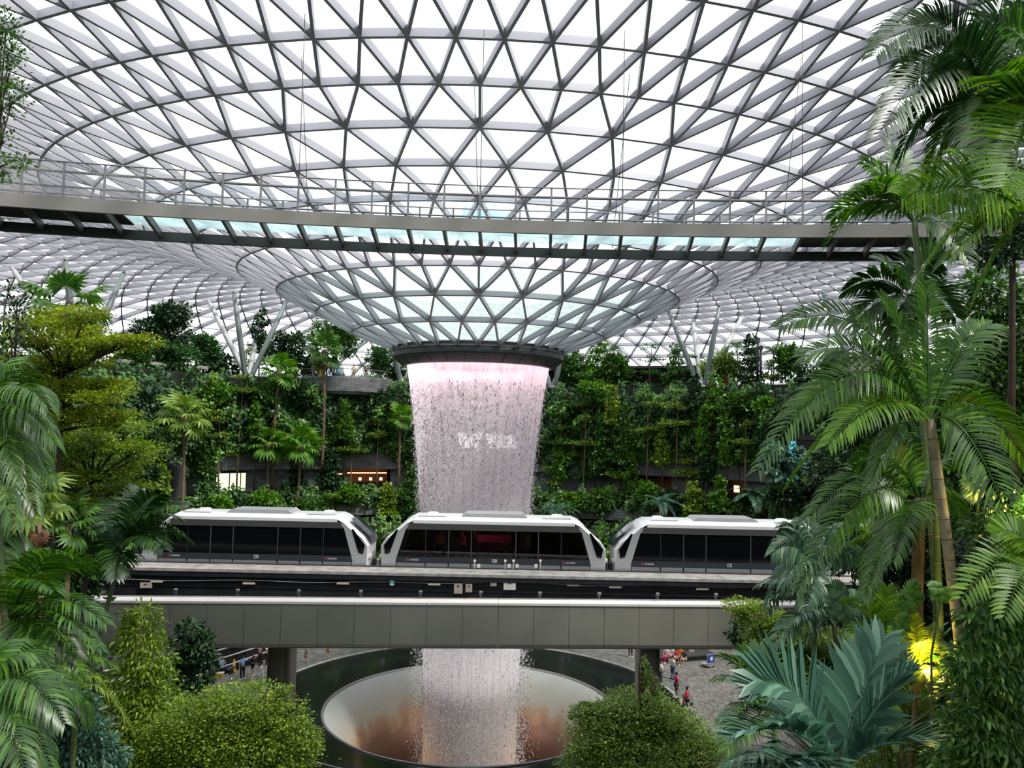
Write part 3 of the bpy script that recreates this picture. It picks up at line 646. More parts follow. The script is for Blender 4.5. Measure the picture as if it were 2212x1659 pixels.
def put(name, me, mat, parent, x, y, z):
    o = link(name, me, mat, parent); o.matrix_basis = Matrix.Translation((x, y, z)) @ Matrix.Rotation(pi/2, 4, 'X'); return o
SC = 42/F
def mirror(p): return [(-x, z) for x, z in p][::-1]
def train(px, num, label, tele):
    p = at(px, 1226+(px-1065)*.0185, 42.0); base = Vector((p.x, 42.0, p.z))
    c = empty('train_car', base, label, 'train', 'automated train cars on the track')
    out_ = [(-5.88, -.2), (-5.90, 1.0), (-5.62, 1.42), (-4.55, 2.36), (-4.2, 2.52), (4.2, 2.52), (4.55, 2.36), (5.62, 1.42), (5.90, 1.0), (5.88, -.2)]
    k = len(out_); secs = [(0, .0, .16), (.22, .0, .02), (.6, .0, -.04), (1.35, 0, -.06), (2.1, 0, -.04), (2.48, 0, .02), (2.7, 0, .16)]
    def shell(b, lo, hi):
        vs = []
        for y, e, dz in secs:
            bow = .06*(1-((y-1.35)/1.35)**2)
            for x, z in out_:
                zz = z-(dz if z > 1.3 else 0)*(1 if z > 2 else .5); xx = x+(bow if x > 5 else -bow if x < -5 else 0)-(.06 if x > 5 and y in (0, 2.7) else 0)+(.06 if x < -5 and y in (0, 2.7) else 0); vs.append((xx, y, zz))
        fs = [(i*k+j, i*k+(j+1), (i+1)*k+(j+1), (i+1)*k+j) for i in range(len(secs)-1) for j in range(k-1)]
        b.add(vs, fs, 0, False)
    b = MB(); shell(b, 0, 0); b.obj('roof_shell', MT['carwhite'], c)
    for ys, nm in ((0.0, 'near'), (2.7, 'far')):
        sg = 1 if ys == 0 else -1
        b = MB()
        # silver nose sides, left and right, with their pentagon window cut as a raised pane
        for q in ([(-5.84, -.2), (-5.86, 1.0), (-5.58, 1.40), (-4.50, 2.20), (-4.25, 2.22), (-4.62, 1.9), (-5.05, .46), (-5.12, -.2)],): 
            b.prism(q if sg > 0 else q, ys-.02, ys+.02)
        b.obj('nose_panel', MT['carsilver'], c)
        b = MB(); b.prism(mirror([(-5.84, -.2), (-5.86, 1.0), (-5.58, 1.40), (-4.50, 2.20), (-4.25, 2.22), (-4.62, 1.9), (-5.05, .46), (-5.12, -.2)]), ys-.02, ys+.02); b.obj('nose_panel', MT['carsilver'], c)
        b = MB(); b.prism([(-4.25, 2.20), (-4.25, 2.38), (4.25, 2.38), (4.25, 2.20)], ys-.02, ys+.02); b.obj('roof_side', MT['carwhite'], c)
        b = MB(); b.prism([(-4.62, 1.9), (-4.50, 2.02), (-4.45, 2.22), (4.45, 2.22), (4.50, 2.02), (4.62, 1.9)], ys-.05, ys+.03); b.obj('drip_rail', MT['darksteel'], c)
        b = MB(); b.prism([(-5.05, .46), (-4.60, 1.92), (4.60, 1.92), (5.05, .46)], ys-.01, ys+.01); wobj = b.obj('window_band', (MT['carwin'] if ys == 0 else MT['carwin3']) if num == '08' else MT['carwin2'], c)
        for x in (-3.55, -2.35, -1.17, 1.17, 2.35, 3.55):
            b = MB(); b.box(x-.025, x+.025, ys-.03, ys-.012, .46, 1.9); b.obj('window_divider', MT['gasket'] if abs(x) > 2.4 else MT['darksteel'], wobj)
        b = MB(); b.prism([(-5.12, .18), (-5.05, .48), (5.05, .48), (5.12, .18)], ys-.03, ys+.01); b.obj('navy_band', MT['bluegrey'], c)
        for i, (x0, x1) in enumerate(((-5.05, -3.58), (-3.52, -2.38), (-2.32, -1.2), (-1.14, 1.14), (1.2, 2.32), (2.38, 3.52), (3.58, 5.05))):
            b = MB(); b.box(x0, x1, ys-.02, ys+.02, -.2, .17); b.obj('skirt_panel', MT['skirt'], c)
        for s in (-1, 1):
            pn = [(-5.74, 1.05), (-5.66, .60), (-5.42, .66), (-5.02, 1.86), (-5.10, 1.88)]; pn = pn if s < 0 else mirror(pn)
            b = MB(); b.prism(pn, ys-.045, ys-.021) if sg > 0 else b.prism(pn, ys+.021, ys+.045); q = b.obj('nose_window', MT['carwin2'], c)
    for s in (-1, 1):
        b = MB(); xx = [(5.95, 1.12), (5.80, 1.44), (4.80, 2.34)]
        vs = [(s*(x+.10+(.05 if y == 1.35 else 0)), y, z+.03) for x, z in xx for y in (.42, 1.35, 2.28)]
        fs = [(i*3+j, i*3+j+1, i*3+4+j, i*3+3+j) for i in range(2) for j in range(2)]; b.add(vs, fs if s > 0 else [f[::-1] for f in fs]); b.obj('windscreen', MT['screen'], c)
        b = MB(); b.box(s*5.93-.09, s*5.93+.09, .25, .75, .35, .5); b.obj('headlamp', MT['cream'], c)
        b = MB(); b.box(s*5.98-.12, s*5.98+.12, 1.0, 1.7, -.2, .15); b.obj('coupler', MT['darksteel'], c)
    b = MB(); b.prism([(-1.75, 2.56), (-1.5, 2.72), (1.5, 2.72), (1.75, 2.56)], .5, 2.2); b.obj('air_conditioner', MT['silver'], c)
    for x in (-3.4, 3.4): b = MB(); b.lathe([(0, .1), (.28, .08), (.34, 0)], n=14, c=(x, 1.9, 2.55)); b.obj('roof_vent', MT['white'], c)
    for x in (-3.3, 3.3): b = MB(); b.box(x-.75, x+.75, .38, .8, 2.535, 2.56); b.obj('roof_hatch', MT['silver'], c)
    b = MB(); b.box(-5.2, 5.2, .1, 2.6, -.25, .06); b.obj('underframe', MT['gasket'], c)
    put('number', text_mesh(num, .27), MT['lettering'], c, .07, -.035, .335)
    for x in (-4.15, 4.05):
        put('logo_lettering', text_mesh('CHANGI', .125), MT['lettering'], c, x, -.035, .32)
        b = MB(); b.prism([(-.42, .34), (-.34, .41), (-.30, .38), (-.35, .34), (-.30, .28), (-.33, .26)], -.036, -.031, c=(x, 0, 0)); b.prism([(-.40, .30), (-.36, .25), (-.32, .24)], -.036, -.031, c=(x, 0, 0)); b.obj('logo_mark', MT['red'], c)
    for x in (-3.9, -2.9, 2.9, 3.9):
        b = MB(); b.box(x-.35, x+.35, 1.9, 2.5, .06, .5); b.box(x-.35, x+.35, 2.4, 2.55, .5, 1.0); b.obj('seat', MT['bluegrey'], c)
    if tele:
        b = MB(); b.box(-.95, .95, 2.5, 2.6, .95, 1.35); b.obj('advert_panel', MT['magenta'], c)
        for x in (-3.5, -2.35, 1.2, 2.4, -1.2): b = MB(); b.box(x-.22, x+.22, 2.45, 2.6, .06, 2.2); b.obj('inner_pillar', MT['gasket'], c)
        l = bpy.data.lights.new('cabin_lamp', 'POINT'); l.energy = 14; l.color = (1, .8, .65); l.shadow_soft_size = .2; q = bpy.data.objects.new('cabin_lamp', l); COL.objects.link(q); q.location = base+Vector((-.8, 1.2, 1.9))
        b = MB(); b.box(-4.2, 4.2, .3, 2.5, 2.1, 2.2); b.obj('inner_ceiling', MT['gasket'], c)
    return c
train(550, '20', 'white and silver train car numbered 20, leftmost of the three', False)
mid_car = train(1065, '08', 'white and silver train car numbered 08, middle one before the waterfall', True)
train(1573, '05', 'white and silver train car numbered 05, rightmost, its end behind palms', False)
# ================================================================== PLANTS: generators
MT['bark'] = plain('bark', (.16, .105, .06), .85, noise=.4, nscale=5); MT['darkbark'] = plain('dark bark', (.045, .032, .022), .85, noise=.4, nscale=5)
MT['greenstem'] = plain('green palm stem', (.10, .15, .05), .55, noise=.3, nscale=4); MT['palestem'] = plain('pale ringed stem', (.27, .23, .14), .7, noise=.3, nscale=6)
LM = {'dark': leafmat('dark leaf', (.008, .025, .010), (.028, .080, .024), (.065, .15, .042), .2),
      'mid': leafmat('mid green leaf', (.022, .065, .014), (.075, .19, .03), (.16, .31, .05), .28),
      'green': leafmat('fresh green leaf', (.04, .12, .012), (.12, .29, .028), (.24, .43, .05), .30),
      'yellow': leafmat('yellow green leaf', (.07, .13, .010), (.22, .35, .03), (.50, .60, .08), .35),
      'olive': leafmat('olive leaf', (.07, .13, .012), (.20, .32, .05), (.50, .60, .20), .35),
      'gold': leafmat('golden and lamplit leaf', (.09, .14, .008), (.25, .34, .02), (.52, .54, .05), .38),  # golden foliage; also puts the lamp's yellow into the ferns
      'grey': leafmat('grey green leaf', (.030, .085, .045), (.09, .19, .10), (.22, .34, .20), .2, .4),
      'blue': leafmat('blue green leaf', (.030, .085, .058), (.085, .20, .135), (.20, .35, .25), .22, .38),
      'palm': leafmat('palm leaf', (.018, .062, .007), (.065, .18, .016), (.15, .31, .03), .34, .36, .7),
      'brightpalm': leafmat('bright palm leaf', (.05, .13, .006), (.13, .30, .015), (.26, .42, .03), .42, .4, .5),
      'darkpalm': leafmat('dark palm leaf', (.008, .030, .007), (.026, .085, .015), (.07, .16, .025), .28, .36, .7),
      'haze': leafmat('far leaf', (.022, .072, .026), (.070, .18, .055), (.16, .32, .08), .28, .6, .3),  # distance haze put into the leaf colour
      'brown': leafmat('dead leaf', (.10, .04, .02), (.20, .09, .05), (.3, .16, .08), .2)}
L4 = (np.array([[0, 0, 0], [.5, .5, .06], [.5, -.5, .06], [1, 0, -.06]]), np.array([[0, 2, 1], [1, 2, 3]]))
L6 = (np.array([[0, 0, 0], [.3, .45, .07], [.3, -.45, .07], [.7, .36, .03], [.7, -.36, .03], [1, 0, -.12]]), np.array([[0, 2, 1], [1, 2, 4], [1, 4, 3], [3, 4, 5]]))
def leafset(C, D, U, ln, wd, tpl=L4):
    """C centres, D blade directions, U rough normals, ln/wd sizes -> verts, tris"""
    n = len(C); D = D/(np.linalg.norm(D, axis=1, keepdims=True)+1e-9); S = np.cross(U, D); S /= (np.linalg.norm(S, axis=1, keepdims=True)+1e-9); Nn = np.cross(D, S)
    B, T = tpl; ln = np.broadcast_to(ln, (n,)); wd = np.broadcast_to(wd, (n,))
    V = C[:, None, :]+(B[None, :, 0:1]*ln[:, None, None])*D[:, None, :]+(B[None, :, 1:2]*wd[:, None, None])*S[:, None, :]+(B[None, :, 2:3]*ln[:, None, None])*Nn[:, None, :]
    k = len(B); return V.reshape(-1, 3), (T[None]+(np.arange(n)*k)[:, None, None]).reshape(-1, 3)
def crown(blobs, n, ln, wd, g, clump=.16, flat=0.0, droop=0.0, tpl=L4, shell=.55):
    """blobs: (centre, rx, ry, rz); leaves bunch on twigs spread through each blob"""
    Cs, Ds, Us = [], [], []
    ws = np.array([b[1]*max(b[3], b[1]*.4) for b in blobs]); ws = ws/ws.sum()
    for (c, rx, ry, rz), w in zip(blobs, ws):
        m = max(6, int(n*w)); q = max(5, int(m/16))
        d = g.normal(size=(q, 3)); d /= np.linalg.norm(d, axis=1, keepdims=True); rad = shell+(1-shell)*g.random(q)**.5
        cl = d*rad[:, None]; k = g.integers(0, q, m); off = g.normal(size=(m, 3))*clump
        p = (cl[k]+off)*np.array([rx, ry, rz]); r_ = np.array([rx, ry, rz])
        Cs.append(p+np.array(c)); out = cl[k]/r_*min(rx, rz)+off*2.2
        out[:, 2] = out[:, 2]*(1-flat)-droop; Ds.append(out+g.normal(size=(m, 3))*.45*np.array([1, 1, 1-flat]))
        Us.append(np.array([0, 0, 1.0])+g.normal(size=(m, 3))*(.55-.35*flat))
    C, D, U = map(np.concatenate, (Cs, Ds, Us)); s = .7+.6*g.random(len(C)); return leafset(C, D, U, ln*s, wd*s, tpl)
def ledge(p):            # level of the ground or terrace under a point
    if p[1] < 36: return max(0, (zl if p[0] < 0 else zr)(p[0], p[1])-.1)
    R_ = math.hypot(p[0]-AX, p[1]-AY)
    return DECK-.12 if R_ >= 39.5 else 19.58 if R_ >= 38.8 else 11.6 if R_ >= 35.6 else 8.2 if R_ >= 32.6 else 0
zl = lambda x, y: 2.0+max(0, -x-.42*y-.5)*1.7
zr = lambda x, y: 2.0+max(0, x-.34*y-.5)*2.3
def ground(c, b_):       # run a trunk on from crown c through b_ down to the ground
    c, b_ = Vector(c), Vector(b_); d = b_-c
    if d.z > -.3: d = Vector((0, 0, -1))
    p = b_.copy(); d.normalize()
    for _ in range(400):
        if p.z <= ledge(p): break
        p += d*.1
    if _ == 399 or p.y > 36: p = b_.copy()
    p.z = min(c.z-.2, ledge(p)); return p
def px_blob(px, py, rw, rh, Y, dep=None):
    c = at(px, py, Y); s = Y/F; return (np.array(c), rw*s, (dep if dep else rw*s*.8), rh*s)
def tree(name, label, cat, base, blobs, n, ln, wd, mat, seed, bark='darkbark', tr=.12, group=None, flat=0, droop=0, tpl=L4, clump=.16, branches=True, shell=.55, bend=None, rename='foliage', nb=14):
    g = np.random.default_rng(seed); base = Vector(base); o = empty(name, base, label, cat, group)
    bl = [(b[0]-np.array(base), *b[1:]) for b in blobs]
    V, T = crown(bl, n, ln, wd, g, clump, flat, droop, tpl, shell); link(rename, np_mesh('foliage', V, T), LM[mat], o)
    top = max(bl, key=lambda b: b[0][2])[0]; cen = Vector(np.mean([b[0] for b in bl], axis=0)); t = Vector(top)*.55+cen*.45; t.z = Vector(top).z
    m_ = bend or Vector((cen.x*.75, cen.y*.75, t.z*.5)); pts = [Vector((0, 0, 0)), Vector((m_.x*.5, m_.y*.5, m_.z*.5)), m_, (m_+t)/2+Vector((.1*tr*8, 0, 0)), t]
    b = MB(); b.tube(pts, [tr, tr*.85, tr*.7, tr*.5, tr*.22], 7); b.obj('trunk', MT[bark], o)
    if branches:
        rg = random.Random(seed)
        for q in sorted(bl, key=lambda q: -q[1])[:nb]:
            e = Vector(q[0])-Vector((0, 0, q[3]*.3)); f = max(.25, min(.9, (e.z-q[1]*.45)/max(t.z, .1))); k = f*4; i = min(3, int(k)); s = pts[i].lerp(pts[i+1], k-i)
            if (e-s).length < .05: continue
            b = MB(); mid = s.lerp(e, .5)+Vector((0, 0, q[3]*.25)); b.tube([s, mid, e], [tr*.4, tr*.28, tr*.10], 5)
            for _ in range(5):
                a = rg.uniform(0, 2*pi); e2 = e+Vector((cos(a)*q[1]*.75, sin(a)*q[2]*.75, rg.uniform(-.2, .5)*q[3])); s2 = mid.lerp(e, rg.uniform(.1, .9)); b.tube([s2, s2.lerp(e2, .5)+Vector((0, 0, .05)), e2], [tr*.16, tr*.1, tr*.04], 4)
            b.obj('branch', MT[bark], o)
    return o
def frond_np(p0, p1, arch, n=34, L=.55, w=.035, droop=.25, g=None, sp=(78, 38), start=.14, wilt=0.0, rr=.014, twist=0.0, kink=.42, vee=.18):
    p0, p1 = np.array(p0, float), np.array(p1, float); up = np.array([0, 0, 1.0]); c = p0+(p1-p0)*kink+up*arch
    s = np.linspace(start, 1, n); s2 = s[:, None]
    P_ = (1-s2)**2*p0+2*s2*(1-s2)*c+s2**2*p1; Tn = 2*(1-s2)*(c-p0)+2*s2*(p1-c); Tn /= np.linalg.norm(Tn, axis=1, keepdims=True)
    S = np.cross(Tn, up+1e-3); S /= np.linalg.norm(S, axis=1, keepdims=True); Nn = np.cross(S, Tn)
    S, Nn = S*cos(twist)+Nn*sin(twist), Nn*cos(twist)-S*sin(twist)
    ang = np.radians(sp[0]+(sp[1]-sp[0])*s); ll = L*np.minimum(1, (s-start)/.14+.35)*(1-.62*s**3.2)
    Vs, Ts = [], []; k0 = 0
    for sg in (-1, 1):
        a = ang+g.normal(size=n)*.06; D = np.cos(a)[:, None]*Tn+np.sin(a)[:, None]*S*sg+Nn*vee; dl = droop+wilt*s+g.normal(size=n)*.05
        l = ll*(.9+.2*g.random(n)); W = np.cross(D, Nn); W /= np.linalg.norm(W, axis=1, keepdims=True); W = W*w*.5
        D2 = D-up*dl[:, None]*.9; D2 /= np.linalg.norm(D2, axis=1, keepdims=True); D3 = D2-up*dl[:, None]*1.6; D3 /= np.linalg.norm(D3, axis=1, keepdims=True)
        a0 = P_; a1 = a0+D*(l*.28)[:, None]; a2 = a1+D2*(l*.37)[:, None]; a3 = a2+D3*(l*.35)[:, None]
        V = np.stack([a0, a1+W, a1-W, a2+W*.8, a2-W*.8, a3], 1); Vs.append(V.reshape(-1, 3))
        T = np.array([[0, 1, 2], [1, 3, 2], [2, 3, 4], [3, 5, 4]]); Ts.append((T[None]+(np.arange(n)*6)[:, None, None]).reshape(-1, 3)+k0); k0 += n*6
    # rachis as a thin three-sided rod
    m = 14; t = np.linspace(0, 1, m); t2 = t[:, None]; R_ = (1-t2)**2*p0+2*t2*(1-t2)*c+t2**2*p1; Tg = 2*(1-t2)*(c-p0)+2*t2*(p1-c); Tg /= np.linalg.norm(Tg, axis=1, keepdims=True)
    S = np.cross(Tg, up+1e-3); S /= np.linalg.norm(S, axis=1, keepdims=True); Nn = np.cross(S, Tg); rad = (rr*(1.25-t))[:, None]
    V = np.stack([R_+Nn*rad, R_+S*rad-Nn*rad*.5, R_-S*rad-Nn*rad*.5], 1).reshape(-1, 3); Vs.append(V)
    T = [];
    for i in range(m-1):
        for j in range(3): a, b_, c_, d_ = i*3+j, i*3+(j+1) % 3, i*3+3+(j+1) % 3, i*3+3+j; T += [[a, b_, c_], [a, c_, d_]]
    Ts.append(np.array(T)+k0); return np.concatenate(Vs), np.concatenate(Ts)
def palm(label, cr, base, tips, mat='palm', seed=1, stem='greenstem', sr=.06, name='palm_tree', cat='palm', group=None, crownshaft=True, **kw):
    """cr, base: (px, py, Y); tips: (px, py, dY, arch[, mat])"""
    g = np.random.default_rng(seed); c = at(*cr); bs = ground(c, at(*base)); o = empty(name, bs, label, cat, group); cl = c-bs
    b = MB(); k = 9; pts = [cl*(i/(k-1))+Vector((0, 0, 0))+Vector((sin(i/(k-1)*pi)*.10*(1 if seed % 2 else -1), 0, 0))*cl.length*.3 for i in range(k)]
    b.tube(pts, [sr*(1.15-.3*i/(k-1)) for i in range(k)], 10)
    if stem in ('palestem', 'greenstem') and cl.length > 1:      # ring scars are part of the trunk's surface
        nr = int(min(40, cl.length/.14))
        for i in range(1, nr):
            t = i/nr; kk = t*(k-1); j = min(k-2, int(kk)); p = pts[j].lerp(pts[j+1], kk-j); d = (pts[j+1]-pts[j]).normalized(); b.tube([p-d*.006, p+d*.006], sr*(1.15-.3*t)*1.05, 10, m=1)
    b.obj('trunk', [MT[stem], MT['palestem' if stem == 'greenstem' else 'bark']], o)
    for i, t in enumerate(tips):
        p1 = at(t[0], t[1], cr[2]+t[2])-bs; mt = t[4] if len(t) > 4 and t[4] else mat; kw['twist'] = t[5] if len(t) > 5 else g.normal()*.45
        V, T = frond_np(cl-Vector((0, 0, .05)), p1, t[3], g=g, **kw); link('frond', np_mesh('frond', V, T), LM[mt], o)
    return o
def fan_np(pet, r, g, nseg=18, span=125, droop=.3, w=.09):
    """petiole along +x, pleated fan at its end"""
    Vs = [np.array([[0, 0, .012], [0, .012, -.01], [0, -.012, -.01], [pet, 0, .01], [pet, .01, -.008], [pet, -.01, -.008]])]
    Ts = [np.array([[0, 3, 1], [1, 3, 4], [1, 4, 2], [2, 4, 5], [2, 5, 0], [0, 5, 3]])]; k = 6
    for i in range(nseg):
        a = radians(-span+2*span*i/(nseg-1)); d = np.array([cos(a), sin(a), .10]); s = np.array([-sin(a), cos(a), 0])*w*r/.9; l = r*(.82+.18*cos(a))*(.93+.14*g.random())
        h = np.array([pet-.02, 0, 0]); p1 = h+d*l*.55; dr = np.array([0, 0, -droop*l]); tip = h+d*l*.98+dr*(.8+.5*g.random())
        Vs.append(np.stack([h, p1+s, p1-s, p1+np.array([0, 0, .03*r]), tip])); Ts.append(np.array([[0, 1, 3], [0, 3, 2], [1, 4, 3], [3, 4, 2]])+k); k += 5
    return np.concatenate(Vs), np.concatenate(Ts)
FAN = {}
def fanpalm(label, crownp, basep, R_, mat, seed, n=18, sr=.11, group=None, stem='bark', lo=-55, hi=80, skirt=True):
    key = (mat, round(R_, 1)); g = np.random.default_rng(seed)
    if key not in FAN:
        V, T = fan_np(R_*.52, R_*.55, g, 16, 120, .34, .085); FAN[key] = np_mesh('fan', V, T); FAN[key].materials.append(LM[mat])
    basep = ground(crownp, basep); o = empty('fan_palm', basep, label, 'palm', group); cl = Vector(crownp)-Vector(basep)
    b = MB(); pts = [cl*(i/6)+Vector((sin(i/6*pi)*.012*cl.length*(1 if seed % 2 else -1), 0, 0)) for i in range(7)]; b.tube(pts, [sr*(1.1-.25*i/6) for i in range(7)], 8); b.obj('trunk', MT[stem], o)
    if skirt: b = MB(); b.lathe([(sr*.8, .1), (sr*1.9, -.1), (sr*1.6, -.9), (sr*.9, -1.2)], n=9, c=tuple(cl)); b.obj('leaf_base', MT['bark'], o)
    for i in range(n):
        az = i*2.39996+g.random()*.4; el = radians(hi+(lo-hi)*((i+.5)/n)**.85); ro = g.normal()*.25; s = .85+.3*g.random()
        Mx = Matrix.Translation(cl) @ Matrix.Rotation(az, 4, 'Z') @ Matrix.Rotation(-el, 4, 'Y') @ Matrix.Rotation(ro, 4, 'X') @ Matrix.Scale(s, 4)
        link('frond', FAN[key], None, o, Mx)
    return o
FEA = {}
def featherpalm(label, crownp, basep, L_, mat, seed, n=12, sr=.08, group=None, stem='palestem', arch=.45, name='palm_tree', w=.07, nl=22):
    basep = ground(crownp, basep); key = (mat, round(L_, 1), w); g = np.random.default_rng(seed)
    if key not in FEA:
        V, T = frond_np((0, 0, 0), (L_*.86, 0, -.28*L_), arch*L_, n=nl, L=L_*.32, w=w, droop=.3, g=g, rr=.02); FEA[key] = np_mesh('feather', V, T); FEA[key].materials.append(LM[mat])
    o = empty(name, basep, label, 'palm', group); cl = Vector(crownp)-Vector(basep)
    if cl.length > .2: b = MB(); b.tube([Vector((0, 0, 0)), cl*.5+Vector((.02*cl.length, 0, 0)), cl], [sr, sr*.9, sr*.8], 8); b.obj('trunk', MT[stem], o)
    for i in range(n):
        az = i*2.39996+g.random()*.5; el = radians(55-75*(i/n)); s = .85+.3*g.random()
        link('frond', FEA[key], None, o, Matrix.Translation(cl) @ Matrix.Rotation(az, 4, 'Z') @ Matrix.Rotation(-el*.8, 4, 'Y') @ Matrix.Scale(s, 4))
    return o

# ================================================================== FAR TERRACE PLANTING
def bg(px, R_): p = pol(R_, inpx(px, R_), 0); return p
def bgY(px, R_): return bg(px, R_).y
GZ = {'deck': (43.0, DECK), 'b': (37.4, 19.6), 'c': (36.2, 11.6), 'f': (34.2, 8.2)}
def bgtree(style, px, py, rw, rh, tier, mat, label, n=None, R_=None, ln=None, name=None):
    if tier == 'deck': rw *= 1.2; rh *= 1.15
    R0, z0 = GZ[tier]; R0 = R_ or R0; p = bg(px, R0); Y = p.y; s = Y/F; c = at(px, py, Y); base = (c.x, c.y, ledge(c)); sd = int(px*7+py); g = random.Random(sd)
    if style == 'layer':
        bl = []; k = max(2, int(rh/9))
        for i in range(k):
            f = i/max(1, k-1); yy = py+rh-2*rh*f; ww = rw*(1-.45*f)
            for j in range(3): bl.append(px_blob(px+g.uniform(-.5, .5)*ww, yy+g.uniform(-3, 3), ww*.62, 3.6, Y, ww*s*.6))
        return tree(name or 'layered_tree', label, 'tree', base, bl, n or int(650+rw*rh*.55), ln or .30, .16, mat, sd, 'bark', .10, 'layered trees on the far terraces', flat=.8, clump=.22, nb=6)
    if style == 'cone':
        bl = [px_blob(px+g.uniform(-.2, .2)*rw, py+rh-2*rh*(i/5), rw*(1-.62*i/5), rh*.22, Y) for i in range(6)]
        return tree(name or 'columnar_tree', label, 'tree', base, bl, n or int(500+rw*rh*.8), ln or .38, .24, mat, sd, 'darkbark', .09, 'columnar trees on the far terraces', droop=.25, clump=.2, branches=False)
    if style == 'bush':
        bl = [px_blob(px+g.uniform(-.5, .5)*rw, py+g.uniform(-.3, .6)*rh, rw*.62, rh*.55, Y) for i in range(4)]
        return tree(name or 'shrub', label, 'shrub', base, bl, n or int(420+rw*rh*.7), ln or .42, .26, mat, sd, 'darkbark', .06, 'shrubs on the far terraces', droop=.2, clump=.2, branches=False)
    bl = [px_blob(px+g.uniform(-.6, .6)*rw, py+g.uniform(-.6, .6)*rh, rw*.5, rh*.42, Y) for i in range(8)]
    return tree(name or 'broadleaf_tree', label, 'tree', base, bl, n or int(900+rw*rh*.9), ln or .42, .24, mat, sd, 'darkbark', .14, 'broadleaf trees on the far deck', clump=.2, nb=5)
